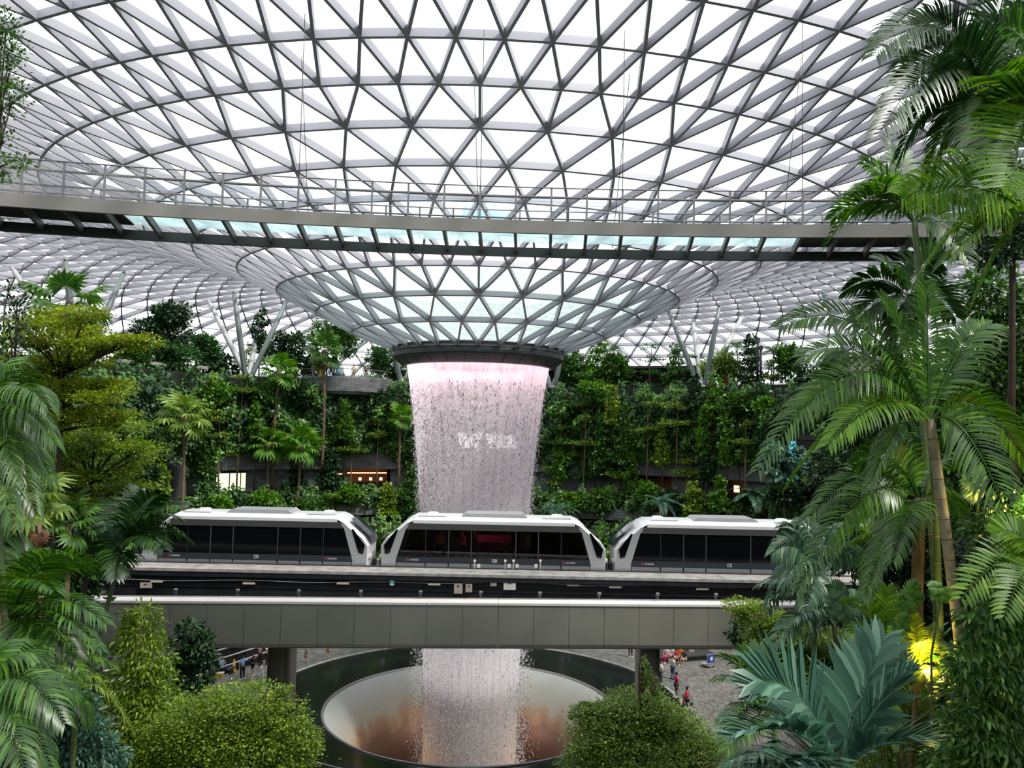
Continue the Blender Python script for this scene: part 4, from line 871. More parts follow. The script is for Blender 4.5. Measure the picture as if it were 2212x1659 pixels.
far = [
 ('round', 350, 700, 50, 40, 'deck', 'dark', 'tallest dark bushy tree on the left deck, between the strut pairs'),
 ('round', 348, 765, 60, 38, 'deck', 'haze', 'wide dark tree below the tallest bushy tree on the left deck'),
 ('round', 275, 770, 38, 32, 'deck', 'mid', 'green tree on the far left deck beside the yellow-green foreground tree'),
 ('round', 440, 765, 32, 38, 'deck', 'haze', 'round tree right of the tallest dark tree on the left deck'),
 ('round', 480, 795, 28, 24, 'deck', 'dark', 'low dark tree at the foot of the left roof struts'),
 ('cone', 563, 715, 20, 32, 'deck', 'dark', 'slim dark conifer rising between the left roof struts'),
 ('round', 620, 755, 38, 36, 'deck', 'dark', 'near-black round tree right of the left roof struts'),
 ('round', 668, 790, 28, 26, 'deck', 'dark', 'small dark tree at the left end of the viewing balcony'),
 ('round', 722, 730, 46, 44, 'deck', 'mid', 'full green tree behind the visitors on the viewing balcony'),
 ('round', 822, 780, 32, 28, 'deck', 'haze', 'dark tree between the balcony and the roof ring'),
 ('round', 862, 815, 22, 26, 'deck', 'dark', 'dark tree touching the left edge of the waterfall top'),
 ('layer', 525, 772, 34, 10, 'deck', 'yellow', 'small yellow layered tree before the left roof struts'),
 ('layer', 520, 828, 36, 12, 'b', 'olive', 'yellow-green layered tree under the left roof struts'),
 ('layer', 796, 806, 42, 9, 'deck', 'yellow', 'flat yellow-green layered tree at the right end of the balcony'),
 ('round', 1245, 795, 42, 32, 'deck', 'mid', 'green tree just right of the roof ring'),
 ('cone', 1292, 775, 26, 40, 'deck', 'green', 'bright columnar tree right of the roof ring'),
 ('round', 1345, 795, 32, 30, 'deck', 'mid', 'mid green tree before the dark deck pavilion'),
 ('layer', 1405, 790, 34, 36, 'deck', 'haze', 'thin layered tree in front of the right deck pavilion'),
 ('cone', 1458, 805, 22, 46, 'deck', 'mid', 'columnar tree left of the right roof struts'),
 ('layer', 1500, 800, 30, 26, 'deck', 'haze', 'open tree at the foot of the right roof struts'),
 ('round', 1562, 785, 44, 28, 'deck', 'olive', 'broad olive tree right of the right roof struts'),
 ('cone', 1622, 780, 24, 40, 'deck', 'dark', 'dark columnar tree beside two black lamp posts'),
 ('layer', 1665, 800, 26, 14, 'deck', 'yellow', 'small yellow layered tree right of the dark columnar tree'),
 ('round', 1712, 790, 30, 34, 'deck', 'mid', 'sparse tree on the right deck left of the big palm frond'),
 ('round', 1760, 815, 30, 30, 'deck', 'dark', 'dark tree on the right deck under the big palm frond'),
 ('round', 1815, 790, 34, 36, 'deck', 'haze', 'tree on the right deck partly behind the arching fronds'),
 ('round', 1890, 800, 40, 40, 'deck', 'dark', 'dark tree on the far right deck behind the palm crown'),
 ('bush', 1290, 845, 40, 26, 'b', 'mid', 'bush on the upper ledge right of the water curtain top'),
 ('layer', 1262, 842, 42, 34, 'b', 'haze', 'hazy layered tree beside the top of the water curtain'),
 ('cone', 1498, 845, 18, 26, 'b', 'dark', 'slim dark tree below the right roof struts'),
 ('cone', 1545, 862, 24, 46, 'b', 'green', 'bright columnar tree below the right roof struts'),
 ('layer', 1463, 878, 34, 34, 'c', 'olive', 'olive layered tree with a tall bare brown trunk on the right wall'),
 ('bush', 1600, 870, 34, 26, 'b', 'haze', 'dark bush below the dark columnar tree on the right'),
 ('bush', 1655, 880, 30, 24, 'b', 'mid', 'bush above the right stone parapet'),
 ('cone', 1300, 955, 20, 56, 'c', 'haze', 'tall hazy columnar tree on the wall right of the water'),
 ('cone', 1343, 935, 22, 52, 'c', 'haze', 'second hazy columnar tree right of the water'),
 ('cone', 1362, 1010, 20, 60, 'c', 'mid', 'leafy pointed tree at the left end of the right stone band'),
 ('layer', 1210, 925, 30, 30, 'c', 'haze', 'hazy layered tree at the right edge of the water, upper one'),
 ('cone', 1206, 985, 13, 40, 'c', 'green', 'thin light green sapling right of the water'),
 ('layer', 1188, 1045, 32, 32, 'c', 'olive', 'olive layered tree low at the right edge of the water'),
 ('layer', 1480, 1008, 42, 12, 'c', 'yellow', 'flat yellow-green layered tree before the right stone band'),
 ('bush', 1300, 1070, 40, 30, 'f', 'haze', 'dark bush above the roof of the middle train'),
 ('bush', 1240, 1080, 34, 22, 'f', 'mid', 'bush at the foot of the water, right side'),
 ('bush', 1395, 1065, 26, 26, 'f', 'mid', 'bush before the dim red shopfront'),
 ('cone', 1500, 1078, 24, 34, 'f', 'yellow', 'bright yellow-green pointed bush over the right train roof'),
 ('bush', 1445, 1075, 26, 26, 'f', 'dark', 'dark bush between the red shopfront and the bright pointed bush'),
 ('cone', 1555, 1065, 20, 30, 'f', 'green', 'green pointed bush left of the banana-leaved palm'),
 ('cone', 1530, 1010, 18, 30, 'c', 'dark', 'dark sapling on the right stone band'),
 ('bush', 1690, 1060, 40, 34, 'f', 'dark', 'dark bush right of the banana-leaved palm'),
 ('bush', 757, 1068, 40, 20, 'f', 'green', 'fresh green domed bush below the lit restaurant'),
 ('cone', 836, 1078, 20, 28, 'f', 'yellow', 'bright yellow-green pointed bush right of the restaurant'),
 ('layer', 715, 1090, 34, 18, 'f', 'green', 'green layered bush above the left train roof'),
 ('layer', 612, 1108, 40, 12, 'f', 'olive', 'low olive layered bush touching the left train roof'),
 ('cone', 888, 1060, 24, 46, 'f', 'haze', 'hazy leafy bush at the left foot of the water'),
 ('cone', 905, 990, 20, 60, 'c', 'haze', 'hazy climbing tree at the left edge of the water'),
 ('layer', 762, 962, 34, 8, 'c', 'olive', 'thin brownish layered tree before the left stone band'),
 ('cone', 715, 1010, 26, 34, 'c', 'dark', 'dark bush left of the lit restaurant'),
 ('cone', 640, 1030, 22, 30, 'c', 'dark', 'dark bush behind the two middle fan palms'),
 ('bush', 560, 1082, 36, 22, 'f', 'mid', 'bush below the lit office window'),
 ('bush', 470, 1088, 36, 20, 'f', 'green', 'bright bush left of the lit office window'),
 ('bush', 660, 1090, 40, 22, 'f', 'haze', 'dark bush behind the middle palm trunks above the train'),
 ('cone', 455, 860, 18, 36, 'b', 'yellow', 'yellow-green columnar tree right of the large left fan palm'),
 ('cone', 447, 1000, 20, 80, 'c', 'haze', 'tall dark climbing column right of the left fan palm trunk'),
 ('cone', 335, 1058, 32, 42, 'f', 'olive', 'rounded yellow-green bush at the foot of the garden stair'),
 ('cone', 350, 1035, 16, 22, 'f', 'yellow', 'yellow tip of the bush beside the garden stair'),
 ('bush', 310, 1015, 30, 16, 'f', 'dark', 'dark big-leaved bush beside the garden stair'),
 ('bush', 555, 850, 34, 22, 'b', 'haze', 'bush below the left roof struts'),
 ('bush', 660, 850, 40, 24, 'b', 'dark', 'dark bush under the left end of the balcony'),
 ('bush', 820, 860, 36, 30, 'b', 'dark', 'dark bush under the right end of the balcony'),
 ('bush', 470, 850, 40, 26, 'b', 'mid', 'bush on the left upper ledge'),
 ('layer', 745, 880, 30, 10, 'b', 'haze', 'thin layered tree hanging below the balcony'),
 ('layer', 1262, 930, 32, 26, 'c', 'olive', 'olive layered tree with a thin trunk right of the water, middle height'),
 ('cone', 1322, 870, 16, 36, 'c', 'yellow', 'slender lime tree high on the wall below the deck pavilion'),
 ('layer', 1398, 900, 30, 26, 'c', 'olive', 'open layered tree on the wall under the right roof struts'),
 ('cone', 1432, 955, 15, 38, 'c', 'yellow', 'slender lime tree left of the tall bare brown trunk'),
 ('cone', 1572, 950, 18, 44, 'c', 'green', 'green climbing tree on the wall above the right stone band'),
 ('layer', 1612, 935, 28, 20, 'c', 'olive', 'layered tree left of the arching right palm frond tips'),
 ('cone', 1520, 930, 15, 40, 'c', 'green', 'thin green tree right of the tall bare brown trunk'),
 ('layer', 1335, 1010, 28, 16, 'c', 'olive', 'low olive tree at the left end of the right wall'),
 ('cone', 556, 905, 15, 30, 'c', 'green', 'thin green tree left of the tall slanting palm trunk'),
 ('layer', 478, 925, 30, 18, 'c', 'olive', 'layered tree between the largest fan palm and the feather palm'),
 ('cone', 748, 905, 15, 34, 'c', 'green', 'thin green tree under the balcony front'),
 ('layer', 818, 925, 28, 14, 'c', 'olive', 'layered tree left of the fan palm next to the water'),
]
for s_, px, py, rw, rh, ti, mt, lb in far: bgtree(s_, px, py, rw, rh, ti, mt if ti == 'deck' else {'haze': 'mid', 'mid': 'green'}.get(mt, mt), lb)
# fan palms on the left
for i, (px, py, Y, r_, bx, by_, mt, lb) in enumerate([
 (398, 898, 74, 62, 392, 1095, 'olive', 'largest fan palm at the left with pale drooping leaves'),
 (603, 802, 88, 46, 586, 1095, 'green', 'tall fan palm with a long slanting orange-brown trunk, left of centre'),
 (700, 757, 92, 50, 696, 960, 'mid', 'highest fan palm, its crown before the balcony'),
 (580, 958, 84, 50, 577, 1105, 'green', 'fan palm at mid height, left one of the two side by side'),
 (650, 962, 84, 50, 638, 1100, 'green', 'fan palm at mid height, right one of the two side by side'),
 (866, 902, 90, 40, 864, 1095, 'green', 'fan palm directly left of the water curtain')]):
    Y = min(Y, bgY(px, 36.4)); c = at(px, py, Y); bp = at(bx, by_, Y); fanpalm(lb, c, bp, r_*Y/F*1.0, mt, 31+i, 20, .15)
c = at(512, 905, 86); featherpalm('feather palm between the large fan palm and the tall slanting one', c, at(508, 1065, 86), 2.6, 'green', 5, 12, .11)
for i, (px, py, lb) in enumerate(((1325, 760, 'small feather palm on the deck right of the roof ring'), (1592, 752, 'small feather palm beside the outer right roof strut'), (1670, 762, 'feather palm on the right deck with a thin trunk'), (1730, 880, 'pale trunked palm before the right parapet'))):
    Y = bgY(px, 43.5); featherpalm(lb, at(px, py, Y), at(px, 850 if i < 3 else 960, Y), 2.2, 'mid', 50+i, 11, .07)
c = at(1628, 1085, 80); featherpalm('broad banana-leaved palm over the right train roof', c, at(1630, 1150, 80), 3.2, 'grey', 61, 12, .2, w=.34, nl=16, arch=.6)
c = at(1425, 1092, 82); featherpalm('low blue-green feather palm behind the right train nose', c, at(1425, 1120, 82), 2.6, 'blue', 62, 11, .1)
c = at(1205, 1105, 82); featherpalm('low hazy feather palm at the right foot of the water', c, at(1205, 1130, 82), 2.4, 'blue', 63, 11, .1)
c = at(1695, 985, 70); tree('split_leaf_shrub', 'blue-green big-leaved shrub below the blue lit entrance', 'shrub', tuple(ground(at(1695, 985, 70), at(1695, 1000, 70))), [px_blob(1695+dx, 985+dy, 34, 22, 70) for dx, dy in ((0, 0), (-22, 18), (24, 14), (5, 34), (-10, -14))], 900, .55, .38, 'blue', 71, tr=.08, droop=.25, tpl=L6)
# climbing and carpeting greenery on the walls
def walllv(name, label, Rw, z0, z1, n, mat, seed, ln=.42, skip=(), patch=None, amp=.35, lo=-78, hi=78):
    g = np.random.default_rng(seed); th = np.radians(lo+(hi-lo)*g.random(n)); u_ = g.random(n); z = z0+(z1-z0)*u_+u_*.55*(np.sin(th*31+seed)+np.sin(th*73+1)+.8*np.sin(th*131))*(1 if z1-z0 > 1.4 else .5)
    if patch is not None:
        v = np.sin(th*23+seed)+np.sin(z*1.3+th*11+seed*2)+np.sin(th*57-z*.9)*.8; k = v > patch; th, z = th[k], z[k]
    for (pa, pb, za, zb_) in skip:
        k = ~((th > radians(inpx(pa, Rw))) & (th < radians(inpx(pb, Rw))) & (z > za) & (z < zb_)); th, z = th[k], z[k]
    m = len(th); bulge = amp*(np.sin(th*41+z)+np.sin(th*97-z*2.1)+1.2); r_ = Rw-.1-np.abs(g.normal(size=m))*.3-np.maximum(0, bulge)
    t = th+AZ; C = np.stack([r_*np.sin(t), r_*np.cos(t), z], 1); O = -np.stack([np.sin(t), np.cos(t), 0*t], 1)
    D = O*.7+np.array([0, 0, -.9])+g.normal(size=(m, 3))*.6; U = O+np.array([0, 0, .6])+g.normal(size=(m, 3))*.3; s = .6+.8*g.random(m)
    V, T = leafset(C, D, U, ln*s, ln*.62*s, L4); o = link(name, np_mesh(name, V, T), LM[mat]); o.location = (AX, AY, 0); tag(o, label, 'greenery', None, 'stuff')
SK = [(470, 850, 13.6, 16.1), (1375, 1690, 13.6, 16.1), (986, 1120, 16.4, 18.6), (1690, 1790, 16.2, 19.6)]
walllv('climbing_greenery', 'dark climbing plants covering the far terrace wall', 39.4, 19.0, 23.7, 30000, 'haze', 1)
walllv('climbing_greenery', 'brighter climbing patches on the upper terrace wall', 39.0, 17.6, 23.9, 24000, 'mid', 2, .4, SK, .5, .6)
walllv('climbing_greenery', 'dark climbing plants on the terrace wall above the stone band', 38.8, 15.0, 20.4, 30000, 'haze', 3, .42, SK)
walllv('climbing_greenery', 'fresh green climbing patches above the stone band', 38.5, 15.6, 21.5, 26000, 'mid', 4, .40, SK, .4, .6)
walllv('climbing_greenery', 'near-black climbers in patches over the terrace wall', 38.7, 14.0, 23.5, 24000, 'dark', 5, .5, SK, .2)
walllv('climbing_greenery', 'light green leafy clumps scattered over the terrace wall', 38.3, 14.5, 23.9, 24000, 'green', 14, .38, SK, 1.3, .7)
walllv('hanging_greenery', 'bright hanging plants along the top of the stone band', 38.3, 15.7, 17.0, 18000, 'green', 6, .30, [(986, 1120, 16.4, 18.6)], -.6, .15)
walllv('hedge_planting', 'dense bushes along the ledge below the shops', 36.4, 10.8, 12.2, 16000, 'mid', 7, .38, (), -.6, .5)
walllv('hedge_planting', 'dark bushes along the ledge below the shops', 36.8, 10.2, 12.0, 16000, 'haze', 8, .42, (), -1.2, .5)
SK2 = [(410, 700, 9.0, 10.4), (1225, 1400, 9.0, 10.4), (740, 850, 9.0, 10.4)]
walllv('climbing_greenery', 'climbers on the lower terrace wall above the train roofs', 35.5, 8.0, 11.8, 16000, 'mid', 9, .40, SK2, -.3, .2)
walllv('climbing_greenery', 'green foliage behind the gaps between the trains', 32.6, 0, 8.9, 30000, 'green', 10, .45, (), -1.0, .6)
walllv('climbing_greenery', 'dark foliage low behind the trains', 32.8, 0, 8.9, 22000, 'mid', 12, .45, (), -1.5, .6)
walllv('climbing_greenery', 'foliage covering the blank ends of the stone band', 38.4, 13.6, 16.3, 14000, 'haze', 13, .4, SK+[(850, 900, 13, 16.3)], -.5, .1)
walllv('climbing_greenery', 'dark greenery on the side walls beyond the palms', 38.6, 8, 24.5, 26000, 'haze', 15, .5, (), None, .5, 70, 125)
walllv('climbing_greenery', 'dark greenery on the left side wall behind the foreground trees', 38.6, 8, 24.5, 20000, 'haze', 16, .5, (), None, .5, -120, -70)
# ================================================================== FOREGROUND GARDEN
# sloping beds on either side of the camera
def slope(name, sg, k, wd_, zf, mat='soil'):
    b = MB(); nx, ny = 24, 16
    for i in range(nx+1):
        for j in range(ny+1):
            y = 3+(33.2-3)*j/ny; x = sg*(k*y+.5+wd_*i/nx); b.v.append((x, y, zf(x, y)+.25*sin(x*2.1+y*1.3)))
    for i in range(nx):
        for j in range(ny):
            f = [i*(ny+1)+j, (i+1)*(ny+1)+j, (i+1)*(ny+1)+j+1, i*(ny+1)+j+1]; b.f.append(f if sg > 0 else f[::-1]); b.m.append(0); b.sm.append(True); b.uv.append([(0, 0)]*4)
    o = b.obj(name, MT[mat]); o['kind'] = 'structure'; return o
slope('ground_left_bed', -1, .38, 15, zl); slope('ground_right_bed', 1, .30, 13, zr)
def bedlv(label, zf, sg, k, wd_, n, mat, seed, ln=.22, hgt=.7, tpl=L6):
    g = np.random.default_rng(seed); y = 4+29*g.random(n)**.8; x = sg*(k*y+.5+wd_*g.random(n))
    z = np.array([zf(a, b) for a, b in zip(x, y)])+.1+hgt*g.random(n)*(1+.6*np.sin(x*2.3+seed)*np.sin(y*1.9)); C = np.stack([x, y, z], 1)
    D = g.normal(size=(n, 3))*np.array([1, 1, .5])+np.array([0, -.25, .05]); U = np.array([0, -.2, 1])+g.normal(size=(n, 3))*.5; s = .6+.8*g.random(n)
    V, T = leafset(C, D, U, ln*s, ln*.34*s, tpl); o = link('ground_cover', np_mesh('cover', V, T), LM[mat]); tag(o, label, 'undergrowth', None, 'stuff')
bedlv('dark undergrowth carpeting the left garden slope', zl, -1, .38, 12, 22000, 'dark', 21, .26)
bedlv('green undergrowth scattered over the left garden slope', zl, -1, .38, 12, 12000, 'palm', 22, .24, .9)
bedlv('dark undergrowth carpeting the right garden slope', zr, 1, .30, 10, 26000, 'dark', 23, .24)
bedlv('green undergrowth scattered over the right garden slope', zr, 1, .30, 10, 12000, 'palm', 24, .2, .9)
def zon(p): return Vector((p.x, p.y, max(.0, (zl if p.x < 0 else zr)(p.x, p.y)-.1)))
def fgtree(name, label, cat, Y, blobs, n, ln, wd, mat, seed, basepx=None, **kw):
    bl = [px_blob(b[0], b[1], b[2], b[3], Y+(b[4] if len(b) > 4 else 0)) for b in blobs]
    c = np.mean([b[0] for b in bl], axis=0)
    bp = at(basepx[0], basepx[1], Y) if basepx else Vector(c); bp = zon(bp)
    return tree(name, label, cat, bp, bl, n, ln, wd, mat, seed, **kw)
# ---- left side
def sprays(rows, seed, step=26):
    g = random.Random(seed); out_ = []
    for (y, xa, xb, rh) in rows:
        x = xa
        while x < xb:
            r_ = g.uniform(22, 46); out_.append((x+r_*.4, y+g.uniform(-11, 11)-.04*(x-xa), r_, rh*g.uniform(.7, 1.3), g.uniform(-1, 1))); x += r_*g.uniform(.9, 1.5)
    return out_
fgtree('layered_tree', 'large yellow-green layered tree spreading dark branches at the upper left', 'tree', 17, sprays([
 (688, 60, 180, 11), (712, 40, 190, 11), (738, 10, 230, 11), (752, 60, 300, 9), (738, 200, 320, 7), (775, -10, 180, 12), (800, 0, 150, 12), (826, 90, 250, 9), (846, 70, 265, 9), (868, 120, 240, 9), (890, 110, 290, 8), (912, 60, 240, 9)], 5), 30000, .070, .040, 'gold', 101, (35, 1000, 1), flat=.45, clump=.26, tr=.10, bend=None, nb=40)
fgtree('layered_tree', 'second yellow-green tree below the first, its sprays reaching toward the fan palm', 'tree', 19, sprays([
 (932, 110, 310, 9), (955, 80, 280, 9), (980, 120, 320, 10), (1005, 80, 290, 10), (1030, 110, 300, 11), (1055, 80, 290, 11), (1082, 110, 260, 11), (1105, 90, 240, 11)], 8), 24000, .074, .042, 'yellow', 102, (150, 1200, 1), flat=.4, clump=.26, tr=.10, nb=30)
fgtree('broadleaf_tree', 'shaded dark green trees filling the left edge behind the palms', 'tree', 25, [(60, 900, 90, 70), (150, 1000, 90, 70), (30, 1050, 90, 80), (110, 1130, 110, 70), (40, 1200, 90, 70), (160, 1230, 60, 50), (90, 1320, 110, 60), (30, 1420, 110, 80), (120, 1440, 90, 60)], 16000, .26, .13, 'dark', 103, (60, 1500), tr=.2)
fgtree('sparse_tree', 'thin wiry tree with few leaves against the roof at the left edge', 'tree', 15, [(20, 690, 40, 40), (45, 640, 35, 22), (10, 760, 30, 40)], 520, .09, .05, 'dark', 104, (35, 900, 1), tr=.05, clump=.3)
fgtree('hanging_branch', 'small leaved branches hanging into the top left corner', 'branch', 9, [(5, 60, 30, 30), (22, 100, 30, 24), (8, 160, 30, 26), (30, 205, 34, 16), (12, 240, 24, 14), (8, 300, 20, 14), (24, 350, 34, 12), (10, 375, 26, 12)], 1500, .05, .026, 'mid', 105, (-260, 500, 1), tr=.04, clump=.35)
palm('palm with long dark drooping fronds at the left edge', (-25, 905, 13), (-25, 1300, 13), [(105, 880, -1, .9), (120, 960, -.5, .8), (112, 1040, 0, .7), (75, 1100, -1, .6), (60, 850, .5, 1.0), (20, 800, .5, .9), (30, 1130, -1.3, .4), (-90, 850, 0, .8), (90, 1000, 1, .6)], 'palm', 111, L=.75, w=.030, droop=.7, sp=(60, 30), n=44)
palm('slim young palm with dark glossy crown before the left train', (262, 1188, 18), (222, 1445, 18), [(300, 1062, .5, .35), (345, 1068, -.3, .55), (398, 1092, -.6, .75), (410, 1168, -.8, .85), (352, 1185, -1.0, .7), (240, 1080, .6, .35), (215, 1145, -.8, .55, 'grey'), (208, 1225, -.5, .6), (222, 1095, .8, .5), (385, 1120, .6, .8), (330, 1120, 1.2, .5), (250, 1245, -1, .45)], 'darkpalm', 112, stem='greenstem', sr=.055, L=.66, w=.060, droop=.35, n=34)  # the one grey frond has bright light put into its leaf colour
palm('palm with arching fronds low at the left, below the slim young palm', (20, 1335, 13), (10, 1560, 13), [(205, 1222, .2, .85), (150, 1200, -.5, .8), (226, 1345, -.4, .75), (215, 1400, -.9, .7), (165, 1420, -.2, .6), (70, 1190, .4, .8), (-20, 1210, 0, .7), (115, 1275, -1.2, .7), (90, 1440, -1, .5)], 'palm', 113, L=.62, w=.042, droop=.35, n=38)
palm('palm with pale glossy curved fronds in the bottom left corner', (-40, 1500, 10.5), (-60, 1700, 10.5), [(138, 1560, -.4, .8), (108, 1655, -.6, .6), (60, 1690, -1, .5), (100, 1432, .3, .7), (30, 1395, .5, .6), (160, 1500, .4, .65)], 'palm', 114, L=.55, w=.040, droop=.5, n=38)
palm('single yellowing frond palm arching right at the lower left', (165, 1492, 15), (150, 1600, 15), [(288, 1580, -.3, .75, 'yellow'), (235, 1500, .2, .6, 'yellow'), (100, 1470, 0, .5, 'palm'), (190, 1570, -.5, .4, 'palm')], 'palm', 115, L=.38, w=.03, droop=.5, n=34, sp=(60, 35))
palm('bright feathery palm across the lower left slope', (60, 1440, 14), (60, 1560, 14), [(200, 1395, -.2, .5), (250, 1440, .1, .55), (180, 1465, -.7, .4), (-30, 1390, .2, .5), (120, 1370, .5, .5), (20, 1360, .4, .4)], 'brightpalm', 116, L=.5, w=.035, droop=.5, n=36)
fanpalm('fan palm with pale drooping fans at the left, under the layered trees', at(65, 1085, 15), at(30, 1210, 15), .95, 'olive', 117, 13, .07, skirt=False)
fanpalm('fan palm with one dead brown fan, left of the slim young palm', at(150, 1130, 17), at(150, 1260, 17), .8, 'mid', 118, 12, .06, skirt=False)
fanpalm('brown withered fan palm leaf clump hanging at the far left', at(85, 1128, 14.5), at(83, 1200, 14.5), .5, 'brown', 119, 4, .04, lo=-85, hi=-60, skirt=False)
fanpalm('distant fan palm rising above the yellow-green layered tree', at(150, 655, 40), at(150, 800, 40), 2.4, 'mid', 120, 12, .12, stem='greenstem')
fgtree('upright_shrub', 'upright yellow-green shrub with drooping leaf sprays, before the clad bridge', 'shrub', 20, [(308, 1330, 30, 24), (300, 1372, 46, 34), (318, 1425, 52, 36), (292, 1480, 66, 42), (330, 1520, 60, 40), (275, 1560, 80, 50), (340, 1600, 80, 50), (270, 1650, 90, 50)], 13000, .135, .045, 'yellow', 121, (305, 1640, 1), tr=.07, droop=.55, clump=.2, tpl=L6, branches=False, bark='bark')
fgtree('small_tree', 'small dark glossy tree between the upright shrub and the seated visitors', 'tree', 30, [(410, 1362, 20, 20), (438, 1392, 26, 16), (392, 1398, 22, 16), (445, 1425, 26, 14), (400, 1432, 26, 14), (375, 1455, 22, 12), (435, 1462, 26, 12), (400, 1485, 24, 12), (418, 1510, 24, 12)], 2200, .24, .10, 'dark', 122, (403, 1570, 1), tr=.12, droop=.3, tpl=L6)
fgtree('rounded_tree', 'dense rounded yellow-green tree at the bottom, left of the pool', 'tree', 19, [(520, 1510, 95, 30), (450, 1545, 95, 40), (580, 1540, 80, 34), (500, 1580, 130, 50), (610, 1590, 75, 34), (400, 1590, 90, 50), (655, 1610, 45, 18), (540, 1640, 130, 50), (430, 1650, 100, 50), (620, 1640, 60, 30), (612, 1488, 18, 9), (640, 1530, 14, 5), (330, 1640, 60, 40)], 34000, .075, .044, 'yellow', 123, (520, 1760, 1), flat=.5, clump=.13, tr=.12, shell=.35)
fgtree('shrub', 'dark blue-green shrub low at the left behind the pale fronds', 'shrub', 15.5, [(140, 1540, 60, 60), (165, 1610, 70, 60), (90, 1640, 80, 60), (215, 1640, 50, 40), (60, 1540, 60, 60)], 9000, .12, .045, 'blue', 124, (140, 1700, 1), droop=.4, tpl=L6, tr=.05, branches=False)
# ---- right side
R = 'palm'
palm('tall palm whose fronds arch into the top right corner', (2135, 215, 10.5), (2330, 1000, 10.5), [(1893, 118, -.6, 1.45, None, .9), (1900, 290, -1.0, 1.35, None, .9), (2020, 205, .6, .95, 'grey'), (1985, 55, .4, .8), (2060, -90, .2, .5), (2190, -110, -.3, .5), (2320, 60, 0, .7), (2005, 395, .5, 1.0, 'palm'), (1960, 160, 1.2, 1.0), (2040, 120, -1.0, .6), (1945, 335, .2, 1.2), (2080, 300, .8, .7), (2110, 380, -.8, .7, 'darkpalm'), (2260, 330, -.6, .6)], 'darkpalm', 131, L=.72, w=.040, droop=.30, n=56, sr=.08)
palm('palm with broad bright fronds at the right edge, top', (2290, 240, 8), (2560, 900, 8), [(2140, 165, -.2, .35, 'brightpalm'), (2150, 330, .1, .45), (2125, 250, .4, .4), (2180, 60, .2, .4), (2175, 400, -.4, .3, 'brightpalm')], 'palm', 132, L=.75, w=.038, droop=.12, n=40, sp=(85, 60))
palm('slim palm standing before the right end of the walkway', (1975, 478, 13), (1970, 1000, 13), [(1787, 522, -.3, 1.15), (1800, 432, .2, .7), (1868, 352, .3, .35), (1935, 318, .5, .15), (1800, 470, .9, .7), (2040, 380, .4, .6), (2110, 440, -.2, .7), (1850, 400, -.5, .6), (2090, 560, -.5, .6)], 'palm', 133, L=.55, w=.050, droop=.25, n=26, stem='greenstem', sr=.055)
palm('palm throwing one huge bright frond leftwards over the walkway end', (2225, 455, 9), (2480, 1000, 9), [(1950, 425, -.8, .45, None, 1.25), (2050, 560, -.2, .35), (1985, 600, .4, .8), (2080, 330, .6, .3), (2110, 640, .2, .3)], 'brightpalm', 134, L=.66, w=.034, droop=.35, n=54, sp=(80, 45))
palm('big palm with a pale ringed trunk leaning through the right foreground', (2008, 905, 12), (2040, 1500, 12), [(1688, 705, -.2, 1.55, None, .9), (1640, 1012, -.6, 2.1, None, .8), (1732, 770, .8, 1.1, None, .8), (1720, 890, .4, .95, 'brightpalm', 1.2), (1850, 700, 1.0, .8), (1905, 640, .2, .5), (2000, 610, .5, .4), (2140, 700, .4, .7), (2235, 1285, -1.0, 1.5, None, -.9), (2225, 1010, -.2, 1.1), (1700, 1050, .6, 1.4, 'brightpalm'), (1790, 960, -1.0, .9, 'brightpalm'), (1880, 1050, -.8, .8)], 'palm', 135, L=.62, w=.036, droop=.30, n=56, stem='palestem', sr=.085, rr=.018)
palm('palm with a brown fibrous trunk just left of the pale ringed trunk', (1988, 1075, 13.5), (2005, 1380, 13.5), [(1722, 1275, -.4, 1.5, None, .8), (1745, 1120, .2, 1.1), (1870, 1290, -.9, .8), (1800, 1190, .6, .9, 'brightpalm'), (1905, 960, .4, .5), (1850, 1000, -.3, .8), (2080, 1000, .6, .7), (2100, 1150, -.3, .7), (1930, 1210, -1.2, .5)], 'palm', 136, L=.62, w=.040, droop=.42, n=44, stem='bark', sr=.11)
palm('dark fan shaped palm crown behind the ringed trunk', (1965, 640, 15), (1970, 1050, 15), [(1830, 625, .2, .55), (1900, 560, .2, .3), (1935, 700, -.2, .4), (1850, 690, .2, .4), (2020, 560, 0, .4), (2060, 680, 0, .5), (1940, 760, -.4, .1)], 'darkpalm', 137, L=.75, w=.075, droop=.3, n=26)
palm('grey-green drooping palm before the right train end', (1762, 1235, 16.5), (1775, 1420, 16.5), [(1690, 1140, .2, .6), (1668, 1195, -.3, .75), (1690, 1265, -.6, .7), (1660, 1312, -.2, .9), (1735, 1120, .4, .5), (1820, 1130, .4, .6), (1860, 1210, 0, .6), (1740, 1320, -1, .5), (1700, 1225, .8, .5)], 'grey', 138, L=.62, w=.055, droop=.75, n=24)
palm('grey-green palm with silvery fronds lying over the bridge coping', (1800, 1345, 16), (1810, 1480, 16), [(1655, 1300, .1, .75), (1640, 1262, .5, .9), (1665, 1395, -.5, .7), (1720, 1420, -.8, .4), (1890, 1290, .2, .5), (1880, 1400, -.4, .5), (1760, 1270, .5, .4), (1700, 1350, -.9, .5)], 'grey', 139, L=.6, w=.06, droop=.5, n=22)
palm('lime green arching palm in the middle of the right foliage', (1905, 1180, 14.5), (1910, 1380, 14.5), [(1785, 1235, -.3, .7), (1800, 1160, .3, .5), (1900, 1080, .4, .3), (1980, 1130, .3, .4), (1870, 1260, -.6, .4), (1830, 1110, .6, .5)], 'brightpalm', 140, L=.42, w=.028, droop=.4, n=40)
